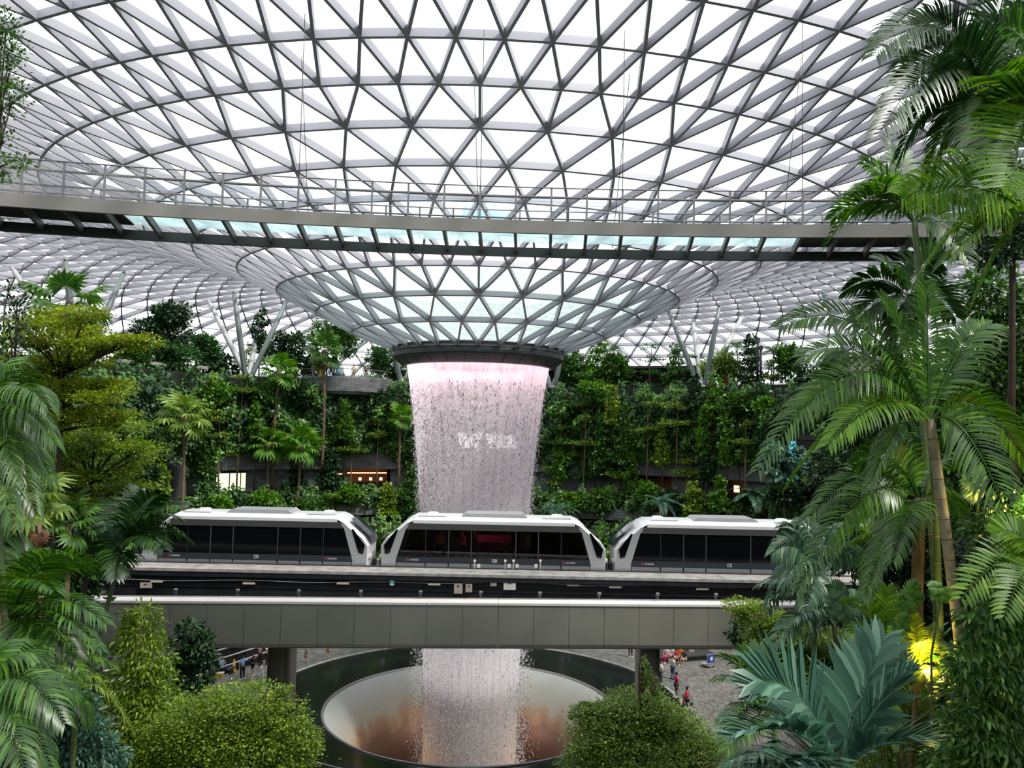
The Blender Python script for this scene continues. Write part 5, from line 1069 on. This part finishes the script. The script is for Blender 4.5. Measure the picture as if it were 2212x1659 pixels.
palm('small lime palm with upright fronds above the yellow lit ferns', (1905, 1362, 13), (1908, 1480, 13), [(1828, 1300, .1, .3), (1862, 1275, .2, .2), (1915, 1268, .1, .1), (1960, 1292, .2, .2), (1838, 1372, -.3, .3), (1975, 1350, -.2, .3)], 'brightpalm', 141, L=.36, w=.024, droop=.15, n=30)
palm('palm with huge pleated blue-green leaves in the bottom right', (1812, 1665, 9.2), (1815, 1760, 9.2), [(1628, 1478, -.1, .75, None, .8), (1905, 1392, .3, .20), (1598, 1590, -.6, .55), (1700, 1650, -1.0, .2), (1958, 1470, -.2, .3), (1850, 1500, .8, .1), (1640, 1690, -.9, .3), (1980, 1610, -.6, .3), (1740, 1530, .6, .3)], 'blue', 142, L=.78, w=.105, droop=.14, n=21, sp=(62, 22), start=.25, vee=.35, rr=.022)
palm('stiff narrow fronded palm at the right edge of the paving', (1665, 1545, 12.5), (1680, 1680, 12.5), [(1562, 1418, .2, .4), (1545, 1470, -.1, .5), (1556, 1560, -.4, .5), (1605, 1400, .3, .2), (1640, 1395, .5, .1), (1570, 1620, -.6, .4), (1720, 1450, .4, .3)], 'palm', 143, L=.5, w=.04, droop=.3, n=30)
palm('fan leaved palm low centre bottom of the right foliage', (1705, 1655, 10), (1710, 1740, 10), [(1560, 1655, -.2, .35, 'grey'), (1600, 1720, -.5, .3), (1840, 1690, -.4, .4)], 'blue', 144, L=.42, w=.06, droop=.6, n=22)
palm('bright fern-like frond plant at the right edge, halfway down', (2245, 1205, 9.5), (2270, 1400, 9.5), [(2078, 1290, -.2, .42, None, .9), (2150, 1150, .2, .3), (2170, 1330, -.5, .3)], 'brightpalm', 145, L=.40, w=.042, droop=.15, n=24, sp=(75, 50))
fgtree('layered_shrub', 'bright yellow-green layered shrub overlapping the right end of the bridge', 'shrub', 20, [(1605, 1308, 46, 14), (1640, 1330, 60, 20), (1700, 1350, 60, 16), (1680, 1375, 70, 20), (1760, 1372, 70, 16), (1640, 1420, 40, 16), (1700, 1425, 60, 20), (1790, 1400, 50, 16), (1675, 1470, 60, 20)], 19000, .070, .042, 'yellow', 151, (1690, 1600), flat=.7, clump=.14, tr=.06)
fgtree('shrub', 'dark bush under the layered shrub at the right end of the bridge', 'shrub', 21, [(1600, 1360, 26, 26), (1640, 1390, 36, 26), (1700, 1400, 60, 34), (1760, 1440, 60, 34), (1700, 1500, 80, 40), (1790, 1520, 60, 40)], 7000, .13, .06, 'dark', 152, (1690, 1640), tr=.05, branches=False, tpl=L6)
fgtree('rounded_tree', 'dense rounded light green tree at the bottom, right of the pool', 'tree', 19, [(1375, 1520, 80, 26), (1300, 1545, 60, 22), (1262, 1530, 30, 10), (1430, 1545, 70, 26), (1350, 1570, 110, 36), (1470, 1590, 80, 34), (1290, 1600, 70, 30), (1400, 1620, 130, 46), (1530, 1640, 70, 40), (1270, 1650, 60, 30), (1240, 1545, 14, 5), (1395, 1462, 10, 30), (1418, 1485, 12, 20), (1390, 1432, 5, 14)], 36000, .070, .042, 'olive', 153, (1400, 1760, 1), flat=.5, clump=.13, tr=.12, shell=.35)
fgtree('climbing_vine', 'column of long-leaved vine covering the lower right edge', 'vine', 9.5, [(2125, 1330, 55, 40), (2170, 1390, 70, 50), (2110, 1430, 60, 40), (2170, 1480, 80, 60), (2120, 1530, 60, 50), (2090, 1590, 60, 40), (2170, 1600, 90, 60), (2200, 1300, 50, 60), (2050, 1640, 60, 40), (2150, 1670, 100, 50)], 5200, .125, .036, 'mid', 154, (2180, 1760, 1), droop=.7, tpl=L6, branches=False, tr=.05, clump=.2)
fgtree('climbing_vine', 'near-black foliage mass behind the vine at the lower right edge', 'vine', 11.5, [(2190, 1150, 80, 80), (2210, 1300, 80, 90), (2180, 1450, 110, 90), (2200, 1600, 110, 90), (2100, 1500, 60, 70)], 9000, .13, .05, 'dark', 155, (2200, 1760, 1), droop=.4, tpl=L6, branches=False, tr=.05)
fgtree('broadleaf_tree', 'dark leafy tree mass at the upper right behind the palm fronds', 'tree', 15, [(2120, 240, 45, 30), (2160, 290, 45, 30), (2185, 80, 50, 60), (2120, 350, 40, 26), (2200, 200, 50, 60), (2150, 520, 60, 50), (2190, 420, 50, 50)], 5200, .14, .075, 'dark', 156, (2230, 900, 1), tr=.10)
fgtree('broadleaf_tree', 'tall dark green tree mass at the right edge behind the big palm', 'tree', 20, [(2150, 640, 60, 60), (2190, 720, 70, 60), (2110, 760, 60, 50), (2170, 820, 80, 60), (2060, 860, 60, 50), (2140, 920, 90, 60), (2040, 960, 60, 50), (2190, 1000, 80, 60), (2090, 1030, 80, 50), (2150, 1110, 100, 50)], 13000, .19, .085, 'mid', 157, (2150, 1250), tr=.16, tpl=L6, droop=.3)
fgtree('broadleaf_tree', 'shaded green tree mass between the palms over the track end', 'tree', 25, [(1860, 900, 50, 50), (1920, 860, 50, 50), (1800, 1010, 50, 40), (1880, 1010, 60, 50), (1960, 990, 60, 50), (1830, 1100, 60, 40), (1920, 1120, 80, 60), (1860, 1200, 70, 40), (1990, 1200, 70, 60), (1930, 1290, 80, 50), (1860, 1320, 60, 40), (2040, 1310, 80, 60)], 13000, .22, .10, 'dark', 158, (1920, 1500), tr=.16, tpl=L6, droop=.3)
fgtree('shrub', 'fine leaved brownish green shrub under the yellow lit ferns', 'shrub', 13, [(1960, 1500, 60, 30), (1930, 1550, 60, 34), (2010, 1540, 60, 34), (1960, 1600, 80, 40), (2030, 1610, 60, 40), (1900, 1640, 60, 34)], 13000, .06, .022, 'olive', 159, (1960, 1700), tr=.04, branches=False, clump=.25)
palm('fern clump glowing yellow beside the garden lamp', (1985, 1432, 12.5), (1985, 1500, 12.5), [(1925, 1388, .1, .25), (1940, 1345, .2, .2), (1975, 1330, .1, .1), (2020, 1350, .2, .15), (2048, 1395, .1, .2), (2052, 1440, -.1, .25), (1915, 1432, -.2, .25), (1960, 1480, -.5, .2), (2010, 1470, -.6, .2), (1995, 1385, -.5, .2)], 'gold', 160, L=.26, w=.028, droop=.3, n=30, name='fern', cat='fern', stem='bark', sr=.04)  # the lamp's yellow light is also put into the frond colour
palm('fern with toothed fronds left of the brownish shrub', (1925, 1500, 12), (1930, 1560, 12), [(1862, 1585, -.1, .2), (1990, 1475, .1, .2), (1870, 1530, .1, .2), (1935, 1620, -.5, .1)], 'green', 161, L=.16, w=.03, droop=.1, n=40, name='fern', cat='fern', stem='bark', sr=.03)
# big cut leaves on the shaded slope
def cutleaf(label, px, py, Y, r_, ang, mat, seed):
    g = np.random.default_rng(seed); p = at(px, py, Y); o = empty('cut_leaf_plant', p, label, 'plant')
    for k in range(3):
        nL = 9; V = []; T = []; q = 0
        for sg in (-1, 1):
            for i in range(nL):
                s = i/nL; a = radians(80-48*s); b0 = np.array([s*r_, 0, 0]); d = np.array([cos(a), sg*sin(a), 0]); l = r_*.62*sin(pi*(.18+.75*s))+.02; w_ = np.array([.060*r_/.5, 0, 0])
                V += [b0-w_*.5, b0+w_*1.0, b0+d*l*.7-w_*.55+np.array([0, 0, .02]), b0+d*l*.7+w_*.9+np.array([0, 0, .02]), b0+d*l+np.array([.01, 0, -.10*r_])]; T += [[q, q+1, q+3], [q, q+3, q+2], [q+2, q+3, q+4]]; q += 5
        me = np_mesh('cut_leaf', np.array(V), np.array(T)); a = ang+(k-1)*60
        Mx = Matrix.Rotation(radians(a), 4, 'Y') @ Matrix.Rotation(radians(25+10*k), 4, 'X') @ Matrix.Rotation(pi/2*.75, 4, 'X')
        link('leaf', me, LM[mat], o, Mx)
    gz = ledge(p+Vector((0, .3, 0)))-p.z; b = MB(); b.tube([Vector((0, 0, 0)), Vector((.02, .15, -.4)), Vector((0, .3, -1.0)), Vector((0, .3, gz))], .015, 6); b.obj('stem', MT['greenstem'], o)
for i, (px, py, Y, r_, an, mt, lb) in enumerate([(1955, 1285, 12, .24, 20, 'mid', 'grey cut-leaved plant left of the pale ringed trunk'), (2035, 1270, 11, .18, 120, 'mid', 'grey cut-leaved plant right beside the pale ringed trunk'), (1935, 1345, 12, .2, 40, 'mid', 'grey cut-leaved plant above the glowing ferns'), (2120, 1050, 12, .3, 200, 'blue', 'blue-green cut-leaved plant in the right edge shade'), (1830, 1290, 14.5, .36, 160, 'grey', 'silvery cut-leaved plant over the bridge coping on the right')]): cutleaf(lb, px, py, Y, r_, an, mt, 200+i)
# garden lamps hidden among the right foliage
for (px, py, Y, e, lb) in ((2008, 1452, 12.2, 55, 'small garden spotlight glowing yellow among the ferns'), (2215, 1120, 11.5, 45, 'garden spotlight behind the large right frond, yellow glow')):
    p = at(px, py, Y); o = empty('garden_lamp', p, lb, 'lamp'); b = MB(); b.lathe([(0, -.08), (.05, -.08), (.06, .04), (0, .05)], n=12); b.obj('housing', MT['darksteel'], o)
    b = MB(); b.tube([(0, 0, -.08), (0, .02, ledge(p)-p.z)], .012, 6); b.obj('stake', MT['darksteel'], o)
    l = bpy.data.lights.new('garden_lamp', 'POINT'); l.energy = e; l.color = (1, .72, .10); l.shadow_soft_size = .06; q = bpy.data.objects.new('garden_lamp_light', l); COL.objects.link(q); q.location = p+Vector((0, -.05, .16))
# ================================================================== PEOPLE
def skinmesh(verts, edges, root=0, sub=1):
    me = bpy.data.meshes.new('fig'); bm = bmesh.new(); lay = bm.verts.layers.skin.verify(); vs = []
    for i, (p, r) in enumerate(verts):
        v = bm.verts.new(p); v[lay].radius = (r, r) if not isinstance(r, tuple) else r; v[lay].use_root = (i == root); vs.append(v)
    for a, b_ in edges: bm.edges.new((vs[a], vs[b_]))
    bm.to_mesh(me); bm.free(); o = bpy.data.objects.new('fig', me); COL.objects.link(o)
    md = o.modifiers.new('s', 'SKIN'); md.use_smooth_shade = True; m2 = o.modifiers.new('u', 'SUBSURF'); m2.levels = m2.render_levels = sub
    dg = bpy.context.evaluated_depsgraph_get(); out = bpy.data.meshes.new_from_object(o.evaluated_get(dg)); bpy.data.objects.remove(o); bpy.data.meshes.remove(me)
    out.polygons.foreach_set('use_smooth', [True]*len(out.polygons)); return out
def pose(kind):
    sit = kind.startswith('sit'); hz = .50 if sit else .93
    J = {'pel': (0, 0, hz), 'wai': (0, 0, hz+.17), 'che': (0, -.01, hz+.33), 'nec': (0, 0, hz+.54), 'hd0': (0, -.01, hz+.60), 'hd1': (0, -.02, hz+.70)}
    for s, n in ((-1, 'l'), (1, 'r')):
        J['sh'+n] = (s*.185, 0, hz+.46)
        if sit: J['hip'+n] = (s*.10, 0, hz-.02); J['kn'+n] = (s*.12, -.43, hz+.02); J['an'+n] = (s*.12, -.45, .09); J['to'+n] = (s*.13, -.60, .045)
        elif kind == 'walk': J['hip'+n] = (s*.095, 0, hz-.05); J['kn'+n] = (s*.10, -.10*s-.03, .50); J['an'+n] = (s*.10, -.20*s+.05, .09); J['to'+n] = (s*.11, -.20*s-.10, .045)
        else: J['hip'+n] = (s*.095, 0, hz-.05); J['kn'+n] = (s*.11, -.01, .50); J['an'+n] = (s*.12, .02, .09); J['to'+n] = (s*.14, -.13, .045)
        up = kind in ('photo', 'sitphoto') or (kind == 'point' and s > 0)
        if up: J['el'+n] = (s*.30, -.20, hz+.40); J['wr'+n] = (s*.12, -.36, hz+.62) if kind != 'point' else (s*.34, -.42, hz+.58)
        elif sit: J['el'+n] = (s*.25, -.08, hz+.20); J['wr'+n] = (s*.14, -.28, hz+.12)
        elif kind == 'carry': J['el'+n] = (s*.25, -.08, hz+.20); J['wr'+n] = (s*.10, -.26, hz+.22)
        else: J['el'+n] = (s*.25, .03, hz+.18); J['wr'+n] = (s*.27, -.06, hz-.06)
    return J, hz, sit
PR = {}
def proto(kind):
    if kind in PR: return PR[kind]
    J, hz, sit = pose(kind); V = []; E = []; ix = {}
    def add(n, r, p=None, par=None):
        ix[n] = len(V); V.append((p or J[n], r)); 
        if par is not None: E.append((ix[par], ix[n]))
    add('pel', .115); add('wai', (.12, .10), None, 'pel'); add('che', (.145, .11), None, 'wai'); add('nec', .050, None, 'che'); add('hd0', .070, None, 'nec'); add('hd1', .088, None, 'hd0')
    h = Vector(J['hd1']); add('top', .060, tuple(h+Vector((0, 0, .075))), 'hd1'); add('nose', .012, tuple(h+Vector((0, -.098, -.02))), 'hd1')
    for s, n in ((-1, 'l'), (1, 'r')):
        add('sh'+n, .052, None, 'che'); add('el'+n, .040, None, 'sh'+n); add('wr'+n, .026, None, 'el'+n)
        w = Vector(J['wr'+n]); d = (w-Vector(J['el'+n])).normalized(); pm = w+d*.07; add('pa'+n, .030, tuple(pm), 'wr'+n); sd = d.cross(Vector((0, 1, .2))).normalized()
        for k in range(4): add(f'f{k}'+n, .008, tuple(pm+d*(.085-.008*abs(k-1.3))+sd*(k-1.5)*.019+Vector((0, -.012, -.008))), 'pa'+n)
        add('th'+n, .009, tuple(w+d*.07+sd*.05*(-s)), 'wr'+n)
        add('hip'+n, .085, None, 'pel'); add('kn'+n, .058, None, 'hip'+n); add('an'+n, .036, None, 'kn'+n); add('to'+n, .035, None, 'an'+n)
    body = skinmesh(V, E)
    def sub_(names, edges, rad): k = {n: i for i, n in enumerate(names)}; return skinmesh([(J[n], r) for n, r in zip(names, rad)], [(k[a], k[b_]) for a, b_ in edges])
    top = sub_(['pel', 'wai', 'che', 'shl', 'shr', 'ell', 'elr', 'nec'], [('pel', 'wai'), ('wai', 'che'), ('che', 'shl'), ('che', 'shr'), ('shl', 'ell'), ('shr', 'elr'), ('che', 'nec')], [(.155, .135), (.150, .13), (.175, .14), .075, .075, .058, .058, .060])
    tr = sub_(['pel', 'hipl', 'hipr', 'knl', 'knr', 'anl', 'anr'], [('pel', 'hipl'), ('pel', 'hipr'), ('hipl', 'knl'), ('hipr', 'knr'), ('knl', 'anl'), ('knr', 'anr')], [.135, .105, .105, .078, .078, .060, .060])
    J2 = dict(J)
    for n in 'lr': J2['k2'+n] = tuple(Vector(J['hip'+n]).lerp(Vector(J['kn'+n]), .85))
    Jo = J; J.update(J2); sh = sub_(['pel', 'hipl', 'hipr', 'k2l', 'k2r'], [('pel', 'hipl'), ('pel', 'hipr'), ('hipl', 'k2l'), ('hipr', 'k2r')], [.14, .115, .115, .10, .10])
    b = MB(); b.lathe([(.13, hz+.18), (.15, hz+.02), (.22, hz-.22), (.30, .38), (.28, .38), (.14, hz)], n=18); dr = b.mesh('skirt')
    b = MB(); c = h+Vector((0, .018, .035)); b.ell(c, (.098, .100, .095), 12, 8); hair = b.mesh('hair')
    b = MB(); b.ell(c, (.098, .100, .095), 12, 8); b.ell(c+Vector((0, .075, -.17)), (.10, .055, .19), 10, 6); hairl = b.mesh('long_hair')
    b = MB()
    for s in (-1, 1): b.ell(h+Vector((s*.032, -.083, .005)), (.011, .006, .008), 6, 4)
    b.ell(h+Vector((0, -.082, -.045)), (.022, .006, .007), 6, 4); face = b.mesh('face')
    b = MB()
    for n in 'lr':
        a, t = Vector(J['an'+n]), Vector(J['to'+n]); m_ = (a+t)/2; m_.z = .05; rot = Matrix.Rotation(atan2((t-a).x, -(t-a).y), 3, 'Z'); b.ell(m_, (.052, .135, .052), 10, 6, rot=rot)
    shoe = b.mesh('shoes')
    PR[kind] = dict(body=body, top=top, trousers=tr, shorts=sh, skirt=dr, hair=hair, long_hair=hairl, face=face, shoes=shoe); return PR[kind]
CM = {}
def cm(c):
    if c not in CM: CM[c] = plain('cloth %.2f %.2f %.2f' % c, c, .8, noise=.12, nscale=8)
    return CM[c]
MT['check'], nt, out = newmat('red check cloth'); tc = N(nt, 'TexCoord'); ck = N(nt, 'TexChecker', Scale=14.0); ck.inputs[1].default_value = (.55, .02, .05, 1); ck.inputs[2].default_value = (.75, .65, .65, 1); nt.links.new(tc.outputs['Object'], ck.inputs[0])
bs = N(nt, 'BsdfPrincipled', Roughness=.8); nt.links.new(ck.outputs[0], bs.inputs['Base Color']); nt.links.new(bs.outputs[0], out.inputs[0])
SK1, SK2_ = plain('skin tone', (.50, .28, .19), .6), plain('darker skin tone', (.26, .14, .09), .6)
BLK, WHT, NVY = (.012, .012, .015), (.80, .80, .80), (.02, .035, .09)
def person(p, rz, kind, label, topc, botc, bottom='trousers', hairc=BLK, hs='hair', sc_=1.0, skin=SK1, shoec=WHT, group=None):
    pr = proto(kind); o = empty('person', p, label, 'person', group, rz); o.scale = (sc_,)*3
    def part(nm, key, mat):
        q = bpy.data.objects.new(nm, pr[key]); COL.objects.link(q); q.parent = o
        if not len(pr[key].materials): pr[key].materials.append(SK1)
        q.material_slots[0].link = 'OBJECT'; q.material_slots[0].material = mat; return q
    bd = part('body', 'body', skin); part('shirt', 'top', topc if not isinstance(topc, tuple) else cm(topc))
    if bottom == 'skirt': part('skirt', 'skirt', cm(botc))
    elif bottom == 'shorts': part('shorts', 'shorts', cm(botc))
    else: part('trousers', 'trousers', cm(botc))
    part('hair', hs, cm(hairc)); part('face_features', 'face', cm(BLK)); part('shoes', 'shoes', cm(shoec)); return o
def tow(p, a=0):        # turned to the waterfall
    return atan2(AY-p.y, AX-p.x)+pi/2+radians(a)
FL = [(523, 1468, 'point', 'man in pale blue shirt and black trousers raising an arm, left floor', (.30, .50, .80), BLK, 'trousers', -30, 1.02, {}),
 (545, 1460, 'photo', 'person in black vest, black shorts and white shoes taking a photo', BLK, BLK, 'shorts', 10, .98, {}),
 (560, 1437, 'photo', 'grey-haired person in red checked shirt facing the water', 'check', (.02, .015, .02), 'trousers', 0, 1.0, dict(hairc=(.55, .55, .55), shoec=BLK)),
 (577, 1440, 'photo', 'person in loose white top and black trousers beside the left pillar', WHT, BLK, 'trousers', 0, 1.03, {}),
 (564, 1479, 'stand', 'woman with long dark hair in a white dress', WHT, WHT, 'skirt', 20, .95, dict(hs='long_hair')),
 (660, 1431, 'stand', 'small child in dark shirt and red shorts on the paving', BLK, (.45, .06, .06), 'shorts', 170, .60, dict(shoec=(.4, .1, .1))),
 (708, 1421, 'walk', 'child in black top and red shorts walking near the pool edge', BLK, (.60, .07, .07), 'shorts', 200, .72, {}),
 (447, 1490, 'photo', 'person in white cap behind the small dark tree', (.75, .72, .72), BLK, 'trousers', 0, 1.0, dict(hairc=WHT)),
 (430, 1502, 'photo', 'person in cream top partly hidden by the small dark tree', (.6, .5, .42), NVY, 'trousers', 0, 1.0, {}),
 (1427, 1478, 'stand', 'man in white shirt at the railing half hidden by the right pillar', WHT, NVY, 'trousers', 0, 1.0, dict(shoec=BLK)),
 (1453, 1467, 'photo', 'man in cream shirt and blue jeans holding a camera overhead', (.66, .62, .52), (.03, .08, .16), 'trousers', 10, 1.02, dict(shoec=BLK)),
 (1461, 1507, 'stand', 'man in magenta shirt and dark shorts at the pool railing', (.55, .02, .12), (.02, .03, .04), 'shorts', 0, 1.03, dict(skin=SK2_)),
 (1484, 1541, 'carry', 'man in red shirt and navy trousers leaning over a child', (.75, .04, .08), NVY, 'trousers', 0, 1.02, dict(skin=SK2_)),
 (1477, 1541, 'stand', 'child in red shirt held at the railing by the man in red', (.75, .05, .06), NVY, 'trousers', 0, .68, dict(skin=SK2_)),
 (1493, 1578, 'stand', 'person in grey t-shirt with a dark backpack, nearest on the right floor', (.42, .43, .40), BLK, 'trousers', -80, 1.0, {}),
 (1213, 1400, 'walk', 'person in blue jeans under the bridge, left of a walking pair', (.3, .32, .36), (.05, .16, .32), 'trousers', 90, .98, dict(shoec=BLK)),
 (1227, 1402, 'walk', 'person in blue jeans under the bridge, right of a walking pair', (.15, .17, .2), (.06, .18, .34), 'trousers', 90, 1.0, dict(shoec=BLK)),
 (1362, 1420, 'stand', 'person in a pink top just left of the right pillar', (.6, .2, .3), BLK, 'trousers', 60, .98, {})]
for px, py, kd, lb, tc_, bc_, bt, an, s_, kw in FL:
    p = atz(px, py, .0); person(p, tow(p, an), kd, lb, MT['check'] if tc_ == 'check' else tc_, bc_, bt, sc_=s_, **kw)
# granite seats with seated visitors
def seat(label, px, py, wd_, dp, rz, hh=.45):
    p = atz(px, py, 0); o = empty('granite_seat', p, label, 'bench', None, rz); b = MB(); b.box(-wd_/2, wd_/2, -dp/2, dp/2, hh-.10, hh); b.obj('seat_slab', MT['darksteel'], o)
    b = MB(); b.box(-wd_/2+.1, wd_/2-.1, -dp/2+.1, dp/2-.1, 0, hh-.10); b.obj('plinth', MT['granite'], o); return p
p1 = seat('black granite seat on the right floor with a group of seated visitors', 1473, 1421, 5.2, 2.2, .25)
p2 = seat('low black granite seat at the left floor below the cascade', 470, 1452, 2.6, .8, -.3)
for px, py, lb, tc_, bc_, bt, kw in ((1440, 1430, 'seated woman in white and pink, leftmost on the right granite seat', (.75, .6, .6), (.6, .03, .2), 'trousers', dict(hs='long_hair')),
   (1450, 1427, 'seated person in white top beside the woman in pink', (.7, .65, .65), (.65, .4, .4), 'shorts', {}), (1462, 1430, 'seated child in red between the white top and the orange shirt', (.7, .05, .05), (.7, .6, .6), 'shorts', dict(sc_=.8)),
   (1469, 1429, 'seated man in bright orange shirt on the right granite seat', (.85, .25, .02), (.08, .09, .1), 'shorts', {}), (1479, 1436, 'seated person in dark patterned top, rightmost on the granite seat', (.05, .05, .06), (.5, .35, .28), 'shorts', {})):
    p = atz(px, py, 0); person(p, tow(p, 15), 'sit', lb, tc_, bc_, bt, **kw)
for px, py, lb, tc_, kw in ((462, 1456, 'seated person in cream top with raised arm at the left granite seat', (.62, .52, .42), {}), (478, 1456, 'seated bald person in pale blue shirt and dark jacket on the left', (.30, .45, .62), dict(hairc=(.5, .3, .22)))):
    p = atz(px, py, 0); person(p, tow(p, -20), 'sitphoto' if px < 470 else 'sit', lb, tc_, (.03, .03, .05), 'trousers', **kw)
# balcony and stair visitors
for i, (px, tc_, bc_, lb) in enumerate(((673, (.35, .28, .2), (.2, .2, .2), 'visitor in brown on the balcony, leftmost'), (689, (.03, .03, .03), (.6, .45, .05), 'visitor in black and yellow on the balcony'), (699, (.32, .2, .12), (.1, .1, .12), 'visitor in tan leaning on the balcony rail'),
   (711, (.1, .1, .1), (.15, .15, .2), 'visitor in black on the middle of the balcony'), (724, (.02, .25, .30), (.02, .2, .25), 'visitor in a long teal dress on the balcony'), (733, (.6, .62, .65), (.5, .5, .5), 'visitor in white beside the teal dress'), (760, (.5, .35, .1), (.3, .2, .08), 'visitor in mustard on the balcony right of centre'), (786, (.04, .03, .03), (.3, .25, .2), 'visitor in black at the right end of the balcony'))):
    dd = inpx(px, 40); p = pol(37.6 if 680 < px < 770 else 38.8, inpx(px, 37.6 if 680 < px < 770 else 38.8), DECK-.05); person(p, tow(p, (i*37) % 50-25+(180 if i % 3 == 1 else 0)), 'stand', lb, tc_, bc_, 'skirt' if 'teal' in lb else 'trousers', group='balcony visitors', shoec=BLK)
lp = empty('stair_landing', at(314, 1062, 77), 'small steel railed landing with two visitors at the garden stair foot', 'platform'); b = MB(); b.box(-1.3, 1.3, -.8, .8, -3, 0); b.obj('landing_slab', MT['block'], lp)
b = MB(); b.tube([(-1.3, -.8, 1.0), (1.3, -.8, 1.0)], .04, 6); b.tube([(-1.3, -.8, 0), (-1.3, -.8, 1.0)], .03, 6); b.tube([(1.3, -.8, 0), (1.3, -.8, 1.0)], .03, 6); b.obj('railing', MT['rail'], lp)
for px, tc_, lb in ((307, (.05, .045, .05), 'visitor in dark top on the stair landing'), (318, (.6, .6, .6), 'visitor in white top on the stair landing')):
    p = at(px, 1062, 77); person(p, tow(p, 30), 'stand', lb, tc_, NVY, sc_=1.0)
# small objects on the floor
MT['coney'] = plain('safety yellow', (.85, .45, .01), .5)
p = atz(505, 1450, 0); o = empty('wet_floor_cone', p, 'tall yellow wet floor warning cone beside the cascade', 'cone'); b = MB(); b.lathe([(.0, .92), (.05, .90), (.12, .15), (.20, .02), (.20, 0)], n=12); b.obj('cone', MT['coney'], o); b = MB(); b.box(-.06, .06, -.16, -.13, .3, .6); b.obj('notice', MT['cream'], o)
p = atz(474, 1462, 0); o = empty('yellow_box', p, 'small yellow box on the paving beside the left granite seat', 'box'); b = MB(); b.box(-.28, .28, -.2, .2, 0, .26); b.obj('tub', MT['coney'], o); b = MB(); b.box(-.3, .3, -.22, .22, .26, .32); b.obj('lid', MT['cream'], o)
MT['trolleyb'] = plain('trolley blue', (.02, .07, .32), .5)
p = atz(1535, 1443, 0); o = empty('luggage_trolley', p, 'blue luggage trolley parked by the right granite seat', 'trolley', None, .5); b = MB(); b.box(-.35, .35, -.08, .0, .45, 1.05); b.obj('advert_board', MT['trolleyb'], o); b = MB(); b.box(-.14, .14, -.1, -.085, .62, .9); b.obj('board_emblem', MT['cream'], o)
b = MB(); b.box(-.3, .3, 0, .9, .14, .2); b.tube([(-.36, .02, .2), (-.36, -.05, 1.1)], .02, 6); b.tube([(.36, .02, .2), (.36, -.05, 1.1)], .02, 6); b.tube([(-.36, -.05, 1.08), (.36, -.05, 1.08)], .025, 6); b.obj('frame', MT['silver'], o)
for x, y in ((-.3, .02), (.3, .02), (0, .85)): b = MB(); b.tube([(x-.02, y, .08), (x+.02, y, .08)], .08, 10); b.obj('wheel', MT['gasket'], o)
p = atz(1493, 1418, 0); o = tag(MB().obj('marker_post', MT['beige']) if 0 else link('marker_post', (lambda b: (b.box(-.22, .22, -.22, .22, 0, 1.1), b.mesh('post'))[1])(MB()), MT['beige']), 'short square tan post standing behind the right granite seat', 'post'); o.location = p
p = atz(829, 1411, 0); o = empty('notice_stand', p, 'small white notice stand on the rim of the pool', 'sign'); b = MB(); b.box(-.16, .16, -.02, .02, .45, 1.0); b.obj('notice_board', MT['white'], o); b = MB(); b.box(-.12, -.09, -.02, .02, 0, .45); b.box(.09, .12, -.02, .02, 0, .45); b.obj('stand_frame', MT['rail'], o)
# lamp posts on the right deck
for px, lb in ((1636, 'left one of two black lamp posts on the right deck'), (1643, 'right one of two black lamp posts on the right deck')):
    p = bg(px, 40.6); p.z = DECK; o = empty('lamp_post', p, lb, 'lamp post'); b = MB(); b.tube([(0, 0, -.1), (0, 0, 4.8 if px == 1636 else 4.0)], .13, 8); b.obj('mast', MT['gasket'], o); b = MB(); b.box(-.2, .2, -.15, .15, 4.5 if px == 1636 else 3.7, 4.95 if px == 1636 else 4.15); b.obj('lamp_head', MT['darksteel'], o)

for i, (dx, tc_, lb) in enumerate(((-2.9, (.45, .2, .12), 'passenger in rust top behind the left windows of the middle train'), (-1.75, (.5, .04, .12), 'passenger in crimson top behind a window of the middle train'), (1.9, (.2, .2, .22), 'passenger in grey behind the right windows of the middle train'))):
    p = mid_car.location+Vector((dx, 1.1, .06)); person(p, radians(20+i*130), 'stand', lb, tc_, BLK, sc_=.98)
SKY, SUN, EXPO = 1.0, 2.8, 0.85
# ================================================================== LIGHT
wd = bpy.data.worlds.new('sky'); sc.world = wd; wd.use_nodes = True; nt = wd.node_tree; nt.nodes.clear()
out = nt.nodes.new('ShaderNodeOutputWorld'); bg = N(nt, 'Background'); tc = N(nt, 'TexCoord')
no = N(nt, 'TexNoise', Scale=2.2, Detail=6.0, Roughness=.55); nt.links.new(tc.outputs['Generated'], no.inputs['Vector'])
r = ramp(nt, [(.35, (.84, .90, 1.0)), (.62, (1.0, 1.0, 1.0))], no.outputs[0])
nt.links.new(r.outputs[0], bg.inputs[0]); bg.inputs[1].default_value = SKY; nt.links.new(bg.outputs[0], out.inputs[0])
sl = bpy.data.lights.new('sun', 'SUN'); sl.energy = SUN; sl.angle = radians(6); sl.color = (1.0, .95, .88)
so = bpy.data.objects.new('sun', sl); COL.objects.link(so)
sd = Vector((.55, -.35, .9)).normalized(); so.rotation_euler = sd.to_track_quat('Z', 'Y').to_euler()
vs = sc.view_settings; vs.view_transform = 'Standard'; vs.look = 'None'; vs.gamma = 1; vs.use_curve_mapping = False; vs.exposure = EXPO
cy = sc.cycles
cy.max_bounces = 5; cy.diffuse_bounces = 2; cy.glossy_bounces = 2; cy.transmission_bounces = 2; cy.transparent_max_bounces = 14
cy.use_denoising = True; cy.caustics_reflective = False; cy.caustics_refractive = False; cy.use_adaptive_sampling = True; cy.adaptive_threshold = .03
cy.sample_clamp_indirect = 3
